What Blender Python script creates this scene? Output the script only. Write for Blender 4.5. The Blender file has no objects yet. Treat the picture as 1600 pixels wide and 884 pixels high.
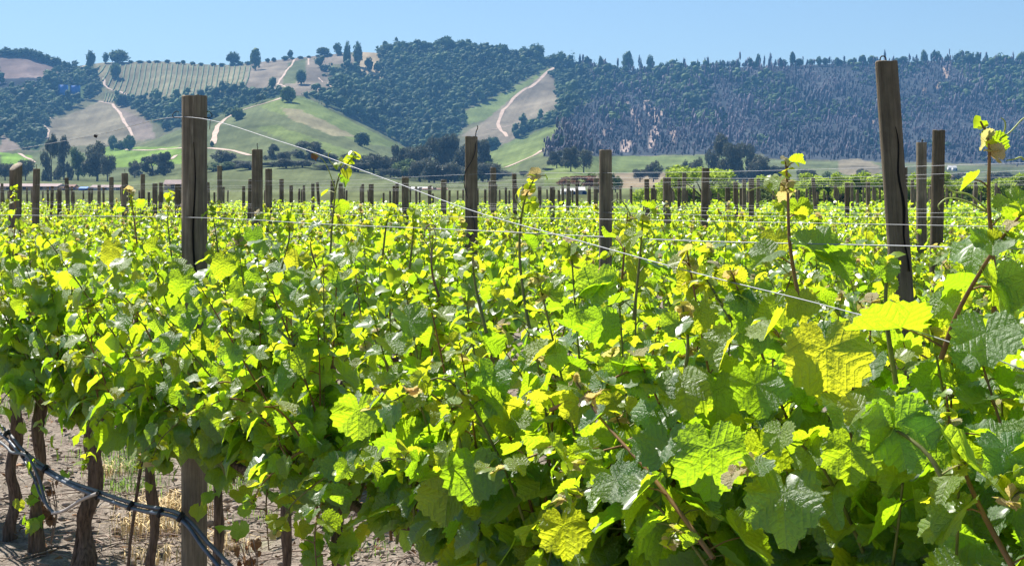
import bpy, math, random
import numpy as np
from mathutils import Vector, Matrix
R = math.radians
random.seed(7)
rs = np.random.RandomState(11)
F, CX, HY, CZ = 2200.0, 800.0, 310.0, 1.8      # focal length and principal point in photo pixels, eye height

# ------------------------------------------------------------------ camera, world, sun, exposure
scn = bpy.context.scene
col = scn.collection
cam_d = bpy.data.cameras.new('camera')
cam = bpy.data.objects.new('camera', cam_d); col.objects.link(cam)
cam.location = (0, 0, CZ); cam.rotation_euler = (R(90), 0, 0)
cam_d.sensor_width = 36; cam_d.lens = 36 * F / 1600
cam_d.shift_y = (HY - 442) / 1600
cam_d.clip_start = 0.05; cam_d.clip_end = 9000
cam_d.dof.use_dof = False
scn.camera = cam
SUN_EL, SUN_AZ = 51, -38      # azimuth measured from +Y towards +X
world = bpy.data.worlds.new('World'); scn.world = world
world.use_nodes = True
wn = world.node_tree.nodes; wl = world.node_tree.links
sky = wn.new('ShaderNodeTexSky'); sky.sky_type = 'NISHITA'; sky.sun_disc = False
sky.sun_elevation = R(SUN_EL); sky.sun_rotation = R(SUN_AZ)
sky.air_density = 1.0; sky.dust_density = 0.05; sky.ozone_density = 4.0
wl.new(sky.outputs[0], wn['Background'].inputs[0]); wn['Background'].inputs[1].default_value = 0.061
sd = bpy.data.lights.new('sun', 'SUN'); sd.energy = 5.0; sd.angle = R(0.5); sd.color = (1, .955, .88)
sun = bpy.data.objects.new('sun', sd); col.objects.link(sun)
sdir = Vector((math.sin(R(SUN_AZ)) * math.cos(R(SUN_EL)), math.cos(R(SUN_AZ)) * math.cos(R(SUN_EL)), math.sin(R(SUN_EL))))
sun.rotation_euler = sdir.to_track_quat('Z', 'Y').to_euler(); sun.location = (0, 0, 300)
scn.view_settings.view_transform = 'Standard'; scn.view_settings.look = 'None'
scn.view_settings.exposure = 1.09; scn.view_settings.gamma = 1; scn.view_settings.use_curve_mapping = False
cy = scn.cycles
cy.max_bounces = 7; cy.diffuse_bounces = 4; cy.glossy_bounces = 2; cy.transmission_bounces = 4; cy.volume_bounces = 0
cy.transparent_max_bounces = 4; cy.caustics_reflective = False; cy.caustics_refractive = False
cy.sample_clamp_indirect = 6; cy.use_denoising = True

# ------------------------------------------------------------------ helpers
def P(px, py, D): return Vector(((px - CX) / F * D, D, CZ + (HY - py) / F * D))
def tag(o, label=None, cat=None, group=None, kind=None):
    if label: o['label'] = label
    if cat: o['category'] = cat
    if group: o['group'] = group
    if kind: o['kind'] = kind
    return o
def mesh_np(name, V, T, mats, midx=None, tint=None, uv=None, smooth=False, colr=None):
    """V (n,3), T list of equal-length index arrays or (m,k)"""
    me = bpy.data.meshes.new(name)
    V = np.asarray(V, dtype=np.float32); T = np.asarray(T, dtype=np.int32)
    m, k = T.shape
    me.vertices.add(len(V)); me.vertices.foreach_set('co', V.ravel())
    me.loops.add(m * k); me.loops.foreach_set('vertex_index', T.ravel())
    me.polygons.add(m); me.polygons.foreach_set('loop_start', np.arange(0, m * k, k, dtype=np.int32))
    for mt in (mats if isinstance(mats, (list, tuple)) else [mats]): me.materials.append(mt)
    if midx is not None: me.polygons.foreach_set('material_index', np.asarray(midx, dtype=np.int32))
    if smooth: me.polygons.foreach_set('use_smooth', np.ones(m, dtype=bool))
    if tint is not None:
        a = me.attributes.new('tint', 'FLOAT', 'POINT'); a.data.foreach_set('value', np.asarray(tint, dtype=np.float32))
    if colr is not None:
        a = me.attributes.new('ground_colour', 'FLOAT_COLOR', 'POINT'); a.data.foreach_set('color', np.asarray(colr, dtype=np.float32).ravel())
    if uv is not None:
        l = me.uv_layers.new(name='UVMap'); l.data.foreach_set('uv', np.asarray(uv, dtype=np.float32).ravel())
    me.update(calc_edges=True)
    return me
def obj(name, me, parent=None, M=None):
    o = bpy.data.objects.new(name, me); col.objects.link(o)
    if parent is not None: o.parent = parent
    if M is not None: o.matrix_local = M
    return o
def empty(name, loc, rz=0):
    o = bpy.data.objects.new(name, None); col.objects.link(o); o.location = loc; o.rotation_euler = (0, 0, rz)
    o.empty_display_size = .2
    return o
LM_ = [(25, 'slanting cut post'), (195, 'slim left post'), (303, 'tallest near post'), (402, 'straight pinned post'), (580, 'thin dark post'), (633, 'grey post'), (736, 'wired dark post'), (946, 'pale topped post'), (1042, 'medium pinned post'), (1103, 'leaning dark post'), (1231, 'tall budding shoot'), (1384, 'big leaning post'), (1467, 'tall right post')]
def between(px):
    lo = [n_ for x, n_ in LM_ if x <= px]; hi = [n_ for x, n_ in LM_ if x > px]
    return ('left of the ' + hi[0]) if not lo else ('right of the ' + lo[-1]) if not hi else 'between %s and %s' % (lo[-1], hi[0])
class MB:
    """collects tubes and boxes as triangles/quads (quads only)"""
    def __init__(s): s.v = []; s.f = []; s.n = 0
    def add(s, V, Q):
        s.v.append(np.asarray(V, float)); s.f.append(np.asarray(Q, int) + s.n); s.n += len(V)
    def tube(s, pts, rad, k=6, cap=True):
        pts = [Vector(p) for p in pts]; n = len(pts)
        if not hasattr(rad, '__len__'): rad = [rad] * n
        V = []; up = None
        for i in range(n):
            d = (pts[min(i + 1, n - 1)] - pts[max(i - 1, 0)])
            if d.length < 1e-9: d = Vector((0, 0, 1))
            d.normalize()
            if up is None: up = d.orthogonal().normalized()
            up = (up - d * up.dot(d))
            up = up.normalized() if up.length > 1e-6 else d.orthogonal().normalized()
            w = d.cross(up)
            for j in range(k):
                a = 2 * math.pi * j / k
                V.append(pts[i] + (up * math.cos(a) + w * math.sin(a)) * rad[i])
        Q = [(i * k + j, i * k + (j + 1) % k, (i + 1) * k + (j + 1) % k, (i + 1) * k + j) for i in range(n - 1) for j in range(k)]
        if cap:
            b = len(V); V.append(pts[0]); V.append(pts[-1])
            for j in range(0, k, 2):
                Q.append((b, (j + 2) % k, (j + 1) % k, j)) if k % 2 == 0 else None
                Q.append((b + 1, (n - 1) * k + j, (n - 1) * k + (j + 1) % k, (n - 1) * k + (j + 2) % k)) if k % 2 == 0 else None
        s.add([tuple(v) for v in V], Q)
    def box(s, c, d, rz=0):
        x, y, z = [q / 2 for q in d]; ca, sa = math.cos(rz), math.sin(rz)
        V = [(c[0] + a * x * ca - b * y * sa, c[1] + a * x * sa + b * y * ca, c[2] + e * z) for e in (-1, 1) for a, b in ((-1, -1), (1, -1), (1, 1), (-1, 1))]
        s.add(V, [(3, 2, 1, 0), (4, 5, 6, 7), (0, 1, 5, 4), (1, 2, 6, 5), (2, 3, 7, 6), (3, 0, 4, 7)])
    def quad(s, a, b, c, d): s.add([a, b, c, d], [(0, 1, 2, 3)])
    def mesh(s, name, m, smooth=False):
        return mesh_np(name, np.concatenate(s.v), np.concatenate(s.f), m, smooth=smooth)
def spline(pts, n):
    """Catmull-Rom through pts"""
    pts = [Vector(p) for p in pts]
    q = [pts[0] * 2 - pts[1]] + pts + [pts[-1] * 2 - pts[-2]]
    out = []
    for i in range(len(pts) - 1):
        p0, p1, p2, p3 = q[i:i + 4]
        for j in range(n):
            t = j / n
            out.append(.5 * ((2 * p1) + (p2 - p0) * t + (2 * p0 - 5 * p1 + 4 * p2 - p3) * t * t + (3 * p1 - p0 - 3 * p2 + p3) * t ** 3))
    out.append(pts[-1])
    return out

# ------------------------------------------------------------------ materials
def new_mat(name):
    m = bpy.data.materials.new(name); m.use_nodes = True
    return m, m.node_tree.nodes, m.node_tree.links, m.node_tree.nodes['Principled BSDF']
def nd(n, t, **kw):
    x = n.new(t)
    for k, v in kw.items():
        if k in x.bl_rna.properties: setattr(x, k, v)
    return x
def math_n(n, l, op, a, b=None, c=None):
    x = n.new('ShaderNodeMath'); x.operation = op
    for i, v in enumerate((a, b, c)):
        if v is None: continue
        if isinstance(v, (int, float)): x.inputs[i].default_value = v
        else: l.new(v, x.inputs[i])
    return x.outputs[0]
def ramp(n, l, fac, stops):
    r = n.new('ShaderNodeValToRGB'); e = r.color_ramp.elements
    while len(e) < len(stops): e.new(.5)
    for i, (p, c) in enumerate(stops): e[i].position = p; e[i].color = (*c, 1)
    l.new(fac, r.inputs[0]); return r.outputs[0]
def noise(n, l, scale, detail=4, vec=None, rough=.6):
    x = n.new('ShaderNodeTexNoise'); x.inputs['Scale'].default_value = scale; x.inputs['Detail'].default_value = detail
    x.inputs['Roughness'].default_value = rough
    if vec is not None: l.new(vec, x.inputs['Vector'])
    return x.outputs['Fac']
def simple(name, c, rough=.8, nscale=0, var=.3, bump=0, spec=.3, metal=0, stretch=None):
    m, n, l, b = new_mat(name)
    b.inputs['Roughness'].default_value = rough; b.inputs['Specular IOR Level'].default_value = spec; b.inputs['Metallic'].default_value = metal
    b.inputs['Base Color'].default_value = (*c, 1)
    if nscale:
        tc = n.new('ShaderNodeTexCoord'); v = tc.outputs['Object']
        if stretch:
            mp = n.new('ShaderNodeMapping'); mp.inputs['Scale'].default_value = stretch; l.new(v, mp.inputs[0]); v = mp.outputs[0]
        f = noise(n, l, nscale, 6, v)
        l.new(ramp(n, l, f, [(.3, tuple(x * (1 - var) for x in c)), (.7, tuple(min(1, x * (1 + var)) for x in c))]), b.inputs['Base Color'])
        if bump:
            bp = n.new('ShaderNodeBump'); bp.inputs['Strength'].default_value = bump; bp.inputs['Distance'].default_value = .01
            l.new(f, bp.inputs['Height']); l.new(bp.outputs[0], b.inputs['Normal'])
    return m
def leaf_mat(name, diff, trans, mixf, rough=.38, veins=True, gloss=.5):
    m, n, l, b = new_mat(name)
    at = nd(n, 'ShaderNodeAttribute'); at.attribute_name = 'tint'
    oi = n.new('ShaderNodeObjectInfo')
    r = math_n(n, l, 'FRACT', math_n(n, l, 'ADD', at.outputs['Fac'], oi.outputs['Random']))
    r2 = math_n(n, l, 'FRACT', math_n(n, l, 'MULTIPLY', r, 7.31))
    dcol = ramp(n, l, r, [(0, diff[0]), (.5, diff[1]), (1, diff[2])])
    tcol = ramp(n, l, r2, [(0, trans[0]), (.5, trans[1]), (1, trans[2])])
    tr = n.new('ShaderNodeBsdfTranslucent')
    if veins:
        uv = n.new('ShaderNodeUVMap'); uv.uv_map = 'UVMap'
        sx = n.new('ShaderNodeSeparateXYZ'); l.new(uv.outputs[0], sx.inputs[0])
        d, s = sx.outputs[0], sx.outputs[1]
        ph = math_n(n, l, 'MULTIPLY', math_n(n, l, 'SUBTRACT', s, math_n(n, l, 'MULTIPLY', d, .75)), 9.0)
        tri = math_n(n, l, 'ABSOLUTE', math_n(n, l, 'SUBTRACT', math_n(n, l, 'FRACT', ph), .5))      # 0 on a side vein, .5 between
        sec = math_n(n, l, 'SUBTRACT', 1, math_n(n, l, 'MINIMUM', math_n(n, l, 'MULTIPLY', tri, 11), 1))
        iv = math_n(n, l, 'SUBTRACT', 1, math_n(n, l, 'MULTIPLY', tri, 2)); dome = math_n(n, l, 'SUBTRACT', 1, math_n(n, l, 'MULTIPLY', iv, iv))
        mainv = math_n(n, l, 'SUBTRACT', 1, math_n(n, l, 'MINIMUM', math_n(n, l, 'MULTIPLY', d, 55), 1))
        vm = math_n(n, l, 'MAXIMUM', math_n(n, l, 'MAXIMUM', math_n(n, l, 'MULTIPLY', sec, .55), mainv), 0)
        tcn = n.new('ShaderNodeTexCoord')
        fine = noise(n, l, 16, 3, tcn.outputs['Object'])
        h = math_n(n, l, 'ADD', math_n(n, l, 'ADD', math_n(n, l, 'MULTIPLY', dome, .17), math_n(n, l, 'MULTIPLY', vm, -.16)), math_n(n, l, 'MULTIPLY', fine, .75))
        bp = n.new('ShaderNodeBump'); bp.inputs['Strength'].default_value = .5; bp.inputs['Distance'].default_value = .022
        l.new(h, bp.inputs['Height'])
        l.new(bp.outputs[0], b.inputs['Normal']); l.new(bp.outputs[0], tr.inputs['Normal'])
        mx = n.new('ShaderNodeMix'); mx.data_type = 'RGBA'; l.new(math_n(n, l, 'MULTIPLY', vm, .5), mx.inputs[0]); l.new(dcol, mx.inputs[6]); mx.inputs[7].default_value = (.32, .38, .14, 1)
        dcol = mx.outputs[2]
        mx = n.new('ShaderNodeMix'); mx.data_type = 'RGBA'; mx.blend_type = 'MULTIPLY'; l.new(math_n(n, l, 'MULTIPLY', vm, .75), mx.inputs[0]); l.new(tcol, mx.inputs[6]); mx.inputs[7].default_value = (.62, .68, .3, 1)
        tcol = mx.outputs[2]
    l.new(dcol, b.inputs['Base Color']); l.new(tcol, tr.inputs['Color'])
    gm = n.new('ShaderNodeNewGeometry')
    rg = n.new('ShaderNodeMapRange'); l.new(gm.outputs['Backfacing'], rg.inputs[0]); rg.inputs[3].default_value = rough; rg.inputs[4].default_value = .65
    l.new(rg.outputs[0], b.inputs['Roughness']); b.inputs['Specular IOR Level'].default_value = gloss; b.inputs['Coat Weight'].default_value = .75 if gloss > .8 else .3 if gloss > .5 else 0; b.inputs['Coat Roughness'].default_value = .31; b.inputs['Coat IOR'].default_value = 1.7
    ms = n.new('ShaderNodeMixShader'); ms.inputs[0].default_value = mixf
    l.new(b.outputs[0], ms.inputs[1]); l.new(tr.outputs[0], ms.inputs[2])
    l.new(ms.outputs[0], n['Material Output'].inputs[0])
    return m
DG = [(.036, .115, .022), (.055, .155, .026), (.085, .20, .028)]
DY = [(.10, .20, .015), (.14, .25, .02), (.19, .27, .03)]
LEAF = leaf_mat('vine_leaf', DG, [(.34, .60, .012), (.48, .74, .015), (.60, .82, .02)], .63, .44, gloss=1.0)
LEAFY = leaf_mat('young_vine_leaf', DY, [(.50, .72, .015), (.64, .80, .02), (.80, .80, .03)], .58, .4, gloss=.7)
LEAFT = leaf_mat('shoot_tip_leaf', [(.40, .36, .16), (.5, .42, .26), (.42, .28, .16)], [(.85, .7, .16), (.9, .8, .25), (.85, .55, .22)], .45, .5, gloss=.5)
LEAFS = leaf_mat('vine_leaf_mass', DG, [(.34, .60, .014), (.49, .74, .018), (.66, .84, .03)], .62, .44, veins=False, gloss=1.0)
LEAFYS = leaf_mat('young_leaf_mass', DY, [(.50, .72, .015), (.64, .80, .02), (.80, .80, .03)], .58, .4, veins=False, gloss=.6)
STEM = simple('green_shoot_bark', (.16, .17, .05), .5, 20, .35)
STEMG = simple('green_tendril', (.34, .40, .10), .5)
STEMR = simple('reddish_shoot_bark', (.22, .12, .05), .5, 20, .35)
BARK = simple('vine_bark', (.13, .088, .062), .95, 90, .75, 1, stretch=(1, 1, .12))
DEAD = simple('dry_leaf', (.24, .12, .05), .8, 12, .4)
WIRE = simple('galvanised_wire', (.30, .31, .33), .55, metal=.4, spec=.4)
IRON = simple('dark_iron_wire', (.03, .027, .03), .6)
HOSE = simple('grey_irrigation_hose', (.09, .098, .115), .6, 15, .25, spec=.6)
HOSEB = simple('blue_stripe_hose', (.05, .07, .11), .45, 12, .3, spec=.5)
HOSEL = simple('pale_pipe', (.42, .38, .35), .6, 15, .2)
TIE = simple('black_tie', (.015, .015, .017), .5)
STRAW = simple('dry_straw', (.62, .47, .24), .8, 8, .25)
WEED = leaf_mat('weed_blade', [(.10, .16, .04)] * 3, [(.3, .5, .06)] * 3, .35, .5, veins=False)
TWIG = simple('twig_wood', (.26, .19, .15), .9, 9, .5)
STONE = simple('clod', (.30, .24, .20), .95, 9, .3)
PATHM = simple('pale_dirt_track', (.46, .34, .26), .95, .08, .2)
def wood(name, c1, c2):
    m, n, l, b = new_mat(name)
    tc = n.new('ShaderNodeTexCoord'); oi = n.new('ShaderNodeObjectInfo')
    ad = n.new('ShaderNodeVectorMath'); ad.operation = 'ADD'; l.new(tc.outputs['Object'], ad.inputs[0]); 
    cb = n.new('ShaderNodeCombineXYZ'); l.new(math_n(n, l, 'MULTIPLY', oi.outputs['Random'], 30), cb.inputs[2]); l.new(cb.outputs[0], ad.inputs[1])
    mp = n.new('ShaderNodeMapping'); mp.inputs['Scale'].default_value = (1, 1, .06); l.new(ad.outputs[0], mp.inputs[0])
    f = noise(n, l, 55, 7, mp.outputs[0], .7); g = noise(n, l, 7, 4, ad.outputs[0]); k = noise(n, l, 24, 5, mp.outputs[0], .6)
    c = ramp(n, l, f, [(.28, c1), (.5, tuple((a + b2) / 2 for a, b2 in zip(c1, c2))), (.72, c2)])
    mx = n.new('ShaderNodeMix'); mx.data_type = 'RGBA'; mx.blend_type = 'MULTIPLY'; mx.inputs[0].default_value = .8
    l.new(c, mx.inputs[6]); l.new(ramp(n, l, g, [(.3, (.55, .55, .55)), (.7, (1.2, 1.15, 1.1))]), mx.inputs[7])
    m2 = n.new('ShaderNodeMix'); m2.data_type = 'RGBA'; l.new(ramp(n, l, k, [(.64, (0, 0, 0)), (.70, (1, 1, 1))]), m2.inputs[0]); l.new(mx.outputs[2], m2.inputs[6]); m2.inputs[7].default_value = (.34, .29, .22, 1)
    m3 = n.new('ShaderNodeMix'); m3.data_type = 'RGBA'; m3.blend_type = 'MULTIPLY'; m3.inputs[0].default_value = 1; l.new(m2.outputs[2], m3.inputs[6]); l.new(ramp(n, l, oi.outputs['Random'], [(0, (.6, .58, .55)), (.5, (.85, .85, .85)), (1, (1.1, 1.12, 1.15))]), m3.inputs[7]); l.new(m3.outputs[2], b.inputs['Base Color'])
    bp = n.new('ShaderNodeBump'); bp.inputs['Strength'].default_value = .8; bp.inputs['Distance'].default_value = .012
    l.new(f, bp.inputs['Height']); l.new(bp.outputs[0], b.inputs['Normal']); b.inputs['Roughness'].default_value = .9; b.inputs['Specular IOR Level'].default_value = .15
    return m
WOOD = wood('weathered_post_wood', (.095, .078, .057), (.31, .26, .19))
WOODT = wood('sawn_end_grain', (.24, .20, .155), (.46, .39, .31))
CRACK = simple('deep_crack', (.008, .007, .006), 1)
# ------------------------------------------------------------------ terrain
def interp(x, pts):
    a = np.array(pts, float); return np.interp(x, a[:, 0], a[:, 1])
SKY = [(-2600, 120), (-900, 95), (-400, 85), (0, 84), (40, 86), (70, 95), (100, 106), (125, 103), (160, 98), (250, 96), (300, 100), (350, 102), (400, 98), (450, 92), (500, 87), (560, 81),
       (590, 83), (640, 79), (680, 75), (720, 76), (760, 81), (800, 88), (850, 98), (900, 105), (960, 112), (1000, 113), (1050, 111), (1100, 107), (1200, 104), (1300, 100), (1400, 99), (1450, 95), (1500, 97), (1560, 100), (1600, 102), (2000, 105), (2700, 120), (4400, 150)]
SPUR = [(-2600, 240), (-400, 230), (0, 232), (60, 236), (150, 238), (200, 230), (240, 218), (300, 195), (350, 177), (400, 160), (440, 151), (470, 153), (520, 172), (580, 200), (645, 236), (700, 246), (760, 240), (800, 226), (840, 208), (885, 190),
        (920, 215), (960, 240), (1000, 243), (1100, 245), (1200, 250), (1600, 260), (2200, 262), (4400, 262)]
gx = np.concatenate([np.arange(-2600, -200, 60), np.arange(-200, 1800, 4), np.arange(1800, 4401, 60)]).astype(float)
gD = np.concatenate([np.linspace(86, 300, 14), np.linspace(315, 800, 30), np.linspace(810, 1215, 50), np.linspace(1222, 1340, 12), np.linspace(1350, 1905, 100), np.linspace(1925, 2150, 12), np.linspace(2200, 2900, 6)])
ysky, ysp = interp(gx, SKY), interp(gx, SPUR)
def smooth_px(a, w):
    k = np.hanning(w); k /= k.sum()
    return np.convolve(np.pad(a, w // 2, mode='edge'), k, 'valid')[:len(a)]
ysp = smooth_px(ysp, 11); ysky = smooth_px(ysky, 5)
crest = interp(gx, [(180, 0), (260, 1), (600, 1), (680, .3), (760, .3), (820, 1), (890, 1), (940, 0)])
z_of = lambda py, D: CZ + (HY - py) * D / F
K = [(86, np.full_like(gx, -.06)), (150, np.full_like(gx, .3)), (300, z_of(304 + 0 * gx, 300)), (500, z_of(293 + 0 * gx, 500)),
     (800, z_of(.5 * 292 + .5 * ysp + 14, 800)), (1000, z_of(.25 * 285 + .75 * ysp + 6, 1000)), (1210, z_of(ysp, 1210)),
     (1330, z_of(ysp, 1210) + 12 - 16 * crest), (1600, z_of(.5 * ysp + .5 * ysky + 4, 1600)), (1900, z_of(ysky, 1900)), (2150, z_of(ysky + 22, 2150)), (2900, np.full_like(gx, 40.0))]
kD = np.array([k[0] for k in K], float); kz = np.stack([k[1] for k in K])
Z = np.empty((len(gx), len(gD)))
for i in range(len(gx)): Z[i] = np.interp(gD, kD, kz[:, i])
def vnoise(x, y, seed):
    """smooth value noise on a lattice"""
    r = np.random.RandomState(seed); g = r.rand(256, 256)
    xi, yi = np.floor(x).astype(int), np.floor(y).astype(int); fx, fy = x - xi, y - yi
    fx, fy = fx * fx * (3 - 2 * fx), fy * fy * (3 - 2 * fy)
    a, b, c, d = g[xi % 256, yi % 256], g[(xi + 1) % 256, yi % 256], g[xi % 256, (yi + 1) % 256], g[(xi + 1) % 256, (yi + 1) % 256]
    return (a * (1 - fx) + b * fx) * (1 - fy) + (c * (1 - fx) + d * fx) * fy - .5
GX, GD = np.meshgrid(gx, gD, indexing='ij')
WX, WY = (GX - CX) / F * GD, GD
amp = np.interp(GD, [300, 800, 1000, 1190, 1230, 1350, 1500, 1840, 1900], [0, 1.0, 3.5, 0, 0, 4, 15, 5, 0])
Z += amp * (vnoise(WX / 95 + 30, WY / 170, 1) * 1.3 + vnoise(WX / 40 + 9, WY / 70, 2) * .55 + vnoise(WX / 15, WY / 22, 3) * .15)
PYG = HY - (Z - CZ) / GD * F
run = np.minimum.accumulate(PYG, axis=1)
def at(px, py):
    """first point of the terrain met through pixel (px, py), as world coordinates"""
    c = np.searchsorted(gx, px) - 1; c = max(0, min(len(gx) - 2, c)); t = (px - gx[c]) / (gx[c + 1] - gx[c])
    p = PYG[c] * (1 - t) + PYG[c + 1] * t
    k = int(np.argmax(p <= py))
    if p[k] > py: k = int(np.argmin(p))
    if k == 0: D = gD[0]
    else:
        u = (p[k - 1] - py) / max(1e-6, p[k - 1] - p[k]); u = max(0, min(1, u)); D = gD[k - 1] + (gD[k] - gD[k - 1]) * u
    z = np.interp(D, gD, Z[c] * (1 - t) + Z[c + 1] * t)
    return Vector(((px - CX) / F * D, D, z))
def ground_z(x, y):
    if y < 86: return 0.
    px = CX + x / y * F; c = max(0, min(len(gx) - 2, int(np.searchsorted(gx, px)) - 1)); t = (px - gx[c]) / (gx[c + 1] - gx[c])
    return float(np.interp(y, gD, Z[c] * (1 - t) + Z[c + 1] * t))
def inpoly(x, y, poly):
    r = np.zeros(np.shape(x), bool); n = len(poly)
    for i in range(n):
        x1, y1 = poly[i]; x2, y2 = poly[(i + 1) % n]
        if y1 == y2: continue
        c = ((y1 > y) != (y2 > y)) & (x < (x2 - x1) * (y - y1) / (y2 - y1) + x1); r ^= c
    return r
GREEN, LGREEN, BROWN, OLIVE, FLOOR, BURNT, BARE, CLIFF, DARK = (.125, .145, .07), (.155, .195, .07), (.225, .185, .15), (.14, .14, .08), (.07, .10, .045), (.072, .078, .085), (.50, .36, .26), (.22, .17, .15), (.05, .055, .06)
F1 = [(0, 150), (70, 122), (125, 104), (160, 130), (160, 145), (90, 182), (66, 190), (75, 220), (60, 236), (35, 232), (0, 205)]
F2 = [(182, 160), (250, 154), (310, 157), (380, 145), (440, 144), (440, 152), (350, 178), (300, 195), (270, 200), (240, 192), (215, 175)]
F3 = [(482, 96), (520, 112), (545, 108), (598, 126), (590, 80), (640, 72), (720, 68), (800, 78), (865, 100), (800, 135), (718, 175), (722, 205), (700, 225), (690, 250), (650, 240), (600, 205), (530, 172), (480, 150), (520, 143), (515, 118)]
F4 = [(865, 108), (880, 98), (960, 108), (1000, 140), (930, 150), (880, 190), (830, 207), (805, 218), (820, 200), (878, 172), (868, 140)]
F5 = [(960, 108), (1200, 100), (1250, 150), (1150, 205), (1060, 195), (1000, 150)]
F7 = [(1480, 95), (1900, 102), (1900, 200), (1580, 175), (1530, 140)]
F8 = [(-1500, 95), (0, 84), (0, 232), (-1500, 235)]
BUR = [(905, 80), (1000, 80), (1600, 80), (4400, 80), (4400, 262), (1600, 258), (1200, 248), (1190, 240), (850, 246), (880, 190), (940, 150)]
zones = [([(-2600, 80), (4400, 80), (4400, 264), (1600, 262), (900, 240), (700, 245), (640, 238), (-2600, 238)], OLIVE),
    (F8, FLOOR), (F1, FLOOR), (F2, FLOOR), (F3, FLOOR), (F4, FLOOR), (BUR, BURNT), (F7, FLOOR),
    ([(210, 232), (300, 193), (350, 176), (440, 149), (475, 151), (540, 180), (600, 210), (648, 240), (600, 252), (400, 246), (230, 247)], GREEN),
    ([(400, 165), (440, 149), (475, 151), (640, 236), (560, 222), (470, 190)], LGREEN), ([(400, 200), (430, 195), (560, 240), (640, 250), (520, 250)], LGREEN),
    ([(440, 168), (470, 172), (560, 215), (520, 212), (450, 185)], (.25, .23, .14)),
    ([(75, 218), (65, 190), (90, 180), (165, 150), (205, 165), (238, 195), (240, 215), (200, 226), (100, 228)], (.215, .19, .13)),
    ([(185, 168), (238, 195), (240, 216), (212, 218)], BROWN), ([(90, 180), (160, 138), (172, 150), (125, 172), (92, 186)], OLIVE),
    ([(150, 92), (392, 92), (388, 140), (330, 153), (215, 156), (172, 142), (150, 118)], (.225, .205, .13)),
    ([(390, 92), (450, 86), (540, 80), (562, 98), (520, 100), (515, 140), (470, 150), (430, 142), (380, 144)], (.235, .20, .155)),
    ([(450, 98), (480, 92), (478, 110), (462, 130), (440, 132)], GREEN),
    ([(562, 78), (592, 78), (598, 126), (575, 122), (555, 104)], (.42, .34, .22)), ([(0, 208), (35, 232), (0, 240)], BROWN),
    ([(-900, 92), (0, 80), (60, 86), (104, 106), (70, 122), (0, 122)], CLIFF), ([(-900, 122), (70, 122), (40, 142), (0, 152)], DARK),
    ([(8, 150), (20, 138), (42, 137), (20, 152)], BARE), ([(42, 131), (58, 130), (60, 136), (44, 137)], BARE),
    ([(720, 178), (800, 138), (866, 102), (856, 116), (800, 152), (760, 187), (720, 197)], LGREEN),
    ([(760, 187), (800, 152), (862, 108), (876, 165), (830, 197), (790, 228), (720, 212)], (.22, .19, .14)),
    ([(765, 234), (888, 186), (872, 215), (842, 238), (800, 264), (760, 262)], LGREEN),
    ([(160, 230), (290, 230), (290, 256), (170, 263)], (.18, .27, .06)), ([(0, 238), (50, 243), (50, 262), (0, 266)], (.20, .33, .06)),
    ([(850, 262), (900, 246), (1180, 240), (1195, 262), (1000, 276), (850, 291)], LGREEN), ([(930, 272), (1060, 268), (1080, 290), (930, 296)], (.25, .20, .13)),
    ([(1310, 250), (1340, 248), (1375, 258), (1375, 280), (1310, 270)], (.22, .19, .13)),
    ([(1355, 172), (1366, 170), (1366, 195), (1357, 192)], BARE), ([(1474, 105), (1484, 100), (1480, 122), (1475, 118)], BARE), ([(1440, 138), (1447, 136), (1445, 150), (1440, 148)], BARE), ([(1460, 130), (1468, 130), (1466, 140), (1460, 138)], BARE)]
C = np.empty(GX.shape + (4,)); C[...] = (*GREEN, 1)
ni = vnoise(WX / 60, WY / 120, 5)
C[..., :3] *= (1 + .5 * ni)[..., None]
for poly, c in zones:
    m = inpoly(GX + 3 * vnoise(GX / 9, PYG / 7, 8), PYG + 2 * vnoise(GX / 9, PYG / 7, 9), poly); C[m, :3] = c
# rocky gaps in the burnt hill
rk = inpoly(GX, PYG, [(870, 240), (1000, 130), (1060, 150), (1060, 235)]) & (vnoise(GX / 9, PYG / 16, 12) > .24)
C[rk, :3] = (.40, .31, .26)
C[..., :3] *= (1 + .5 * vnoise(WX / 30 + 4, WY / 55, 41) + .35 * vnoise(GX / 22 + PYG / 9, PYG / 6, 42))[..., None]
streak = vnoise(GX / 3.2 + PYG / 5, PYG / 30, 6)
C[..., :3] *= (1 + .25 * streak + .28 * vnoise(WX / 9, WY / 14, 7))[..., None]
hm, n, l, b = new_mat('hill_ground')
a = nd(n, 'ShaderNodeAttribute'); a.attribute_name = 'ground_colour'
g = n.new('ShaderNodeNewGeometry'); f = noise(n, l, .5, 6, g.outputs['Position'], .7)
mx = n.new('ShaderNodeMix'); mx.data_type = 'RGBA'; mx.blend_type = 'MULTIPLY'; mx.inputs[0].default_value = 1
l.new(a.outputs['Color'], mx.inputs[6]); l.new(ramp(n, l, f, [(.3, (.64, .64, .62)), (.7, (1.12, 1.1, 1.08))]), mx.inputs[7]); l.new(mx.outputs[2], b.inputs['Base Color'])
b.inputs['Roughness'].default_value = 1; b.inputs['Specular IOR Level'].default_value = 0
nc, nr = GX.shape
idx = np.arange(nc * nr).reshape(nc, nr)
Q = np.stack([idx[:-1, :-1], idx[1:, :-1], idx[1:, 1:], idx[:-1, 1:]], -1).reshape(-1, 4)
hills = obj('hills', mesh_np('hills', np.stack([WX, WY, Z], -1).reshape(-1, 3), Q, hm, smooth=True, colr=C.reshape(-1, 4)))
tag(hills, kind='structure')
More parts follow.
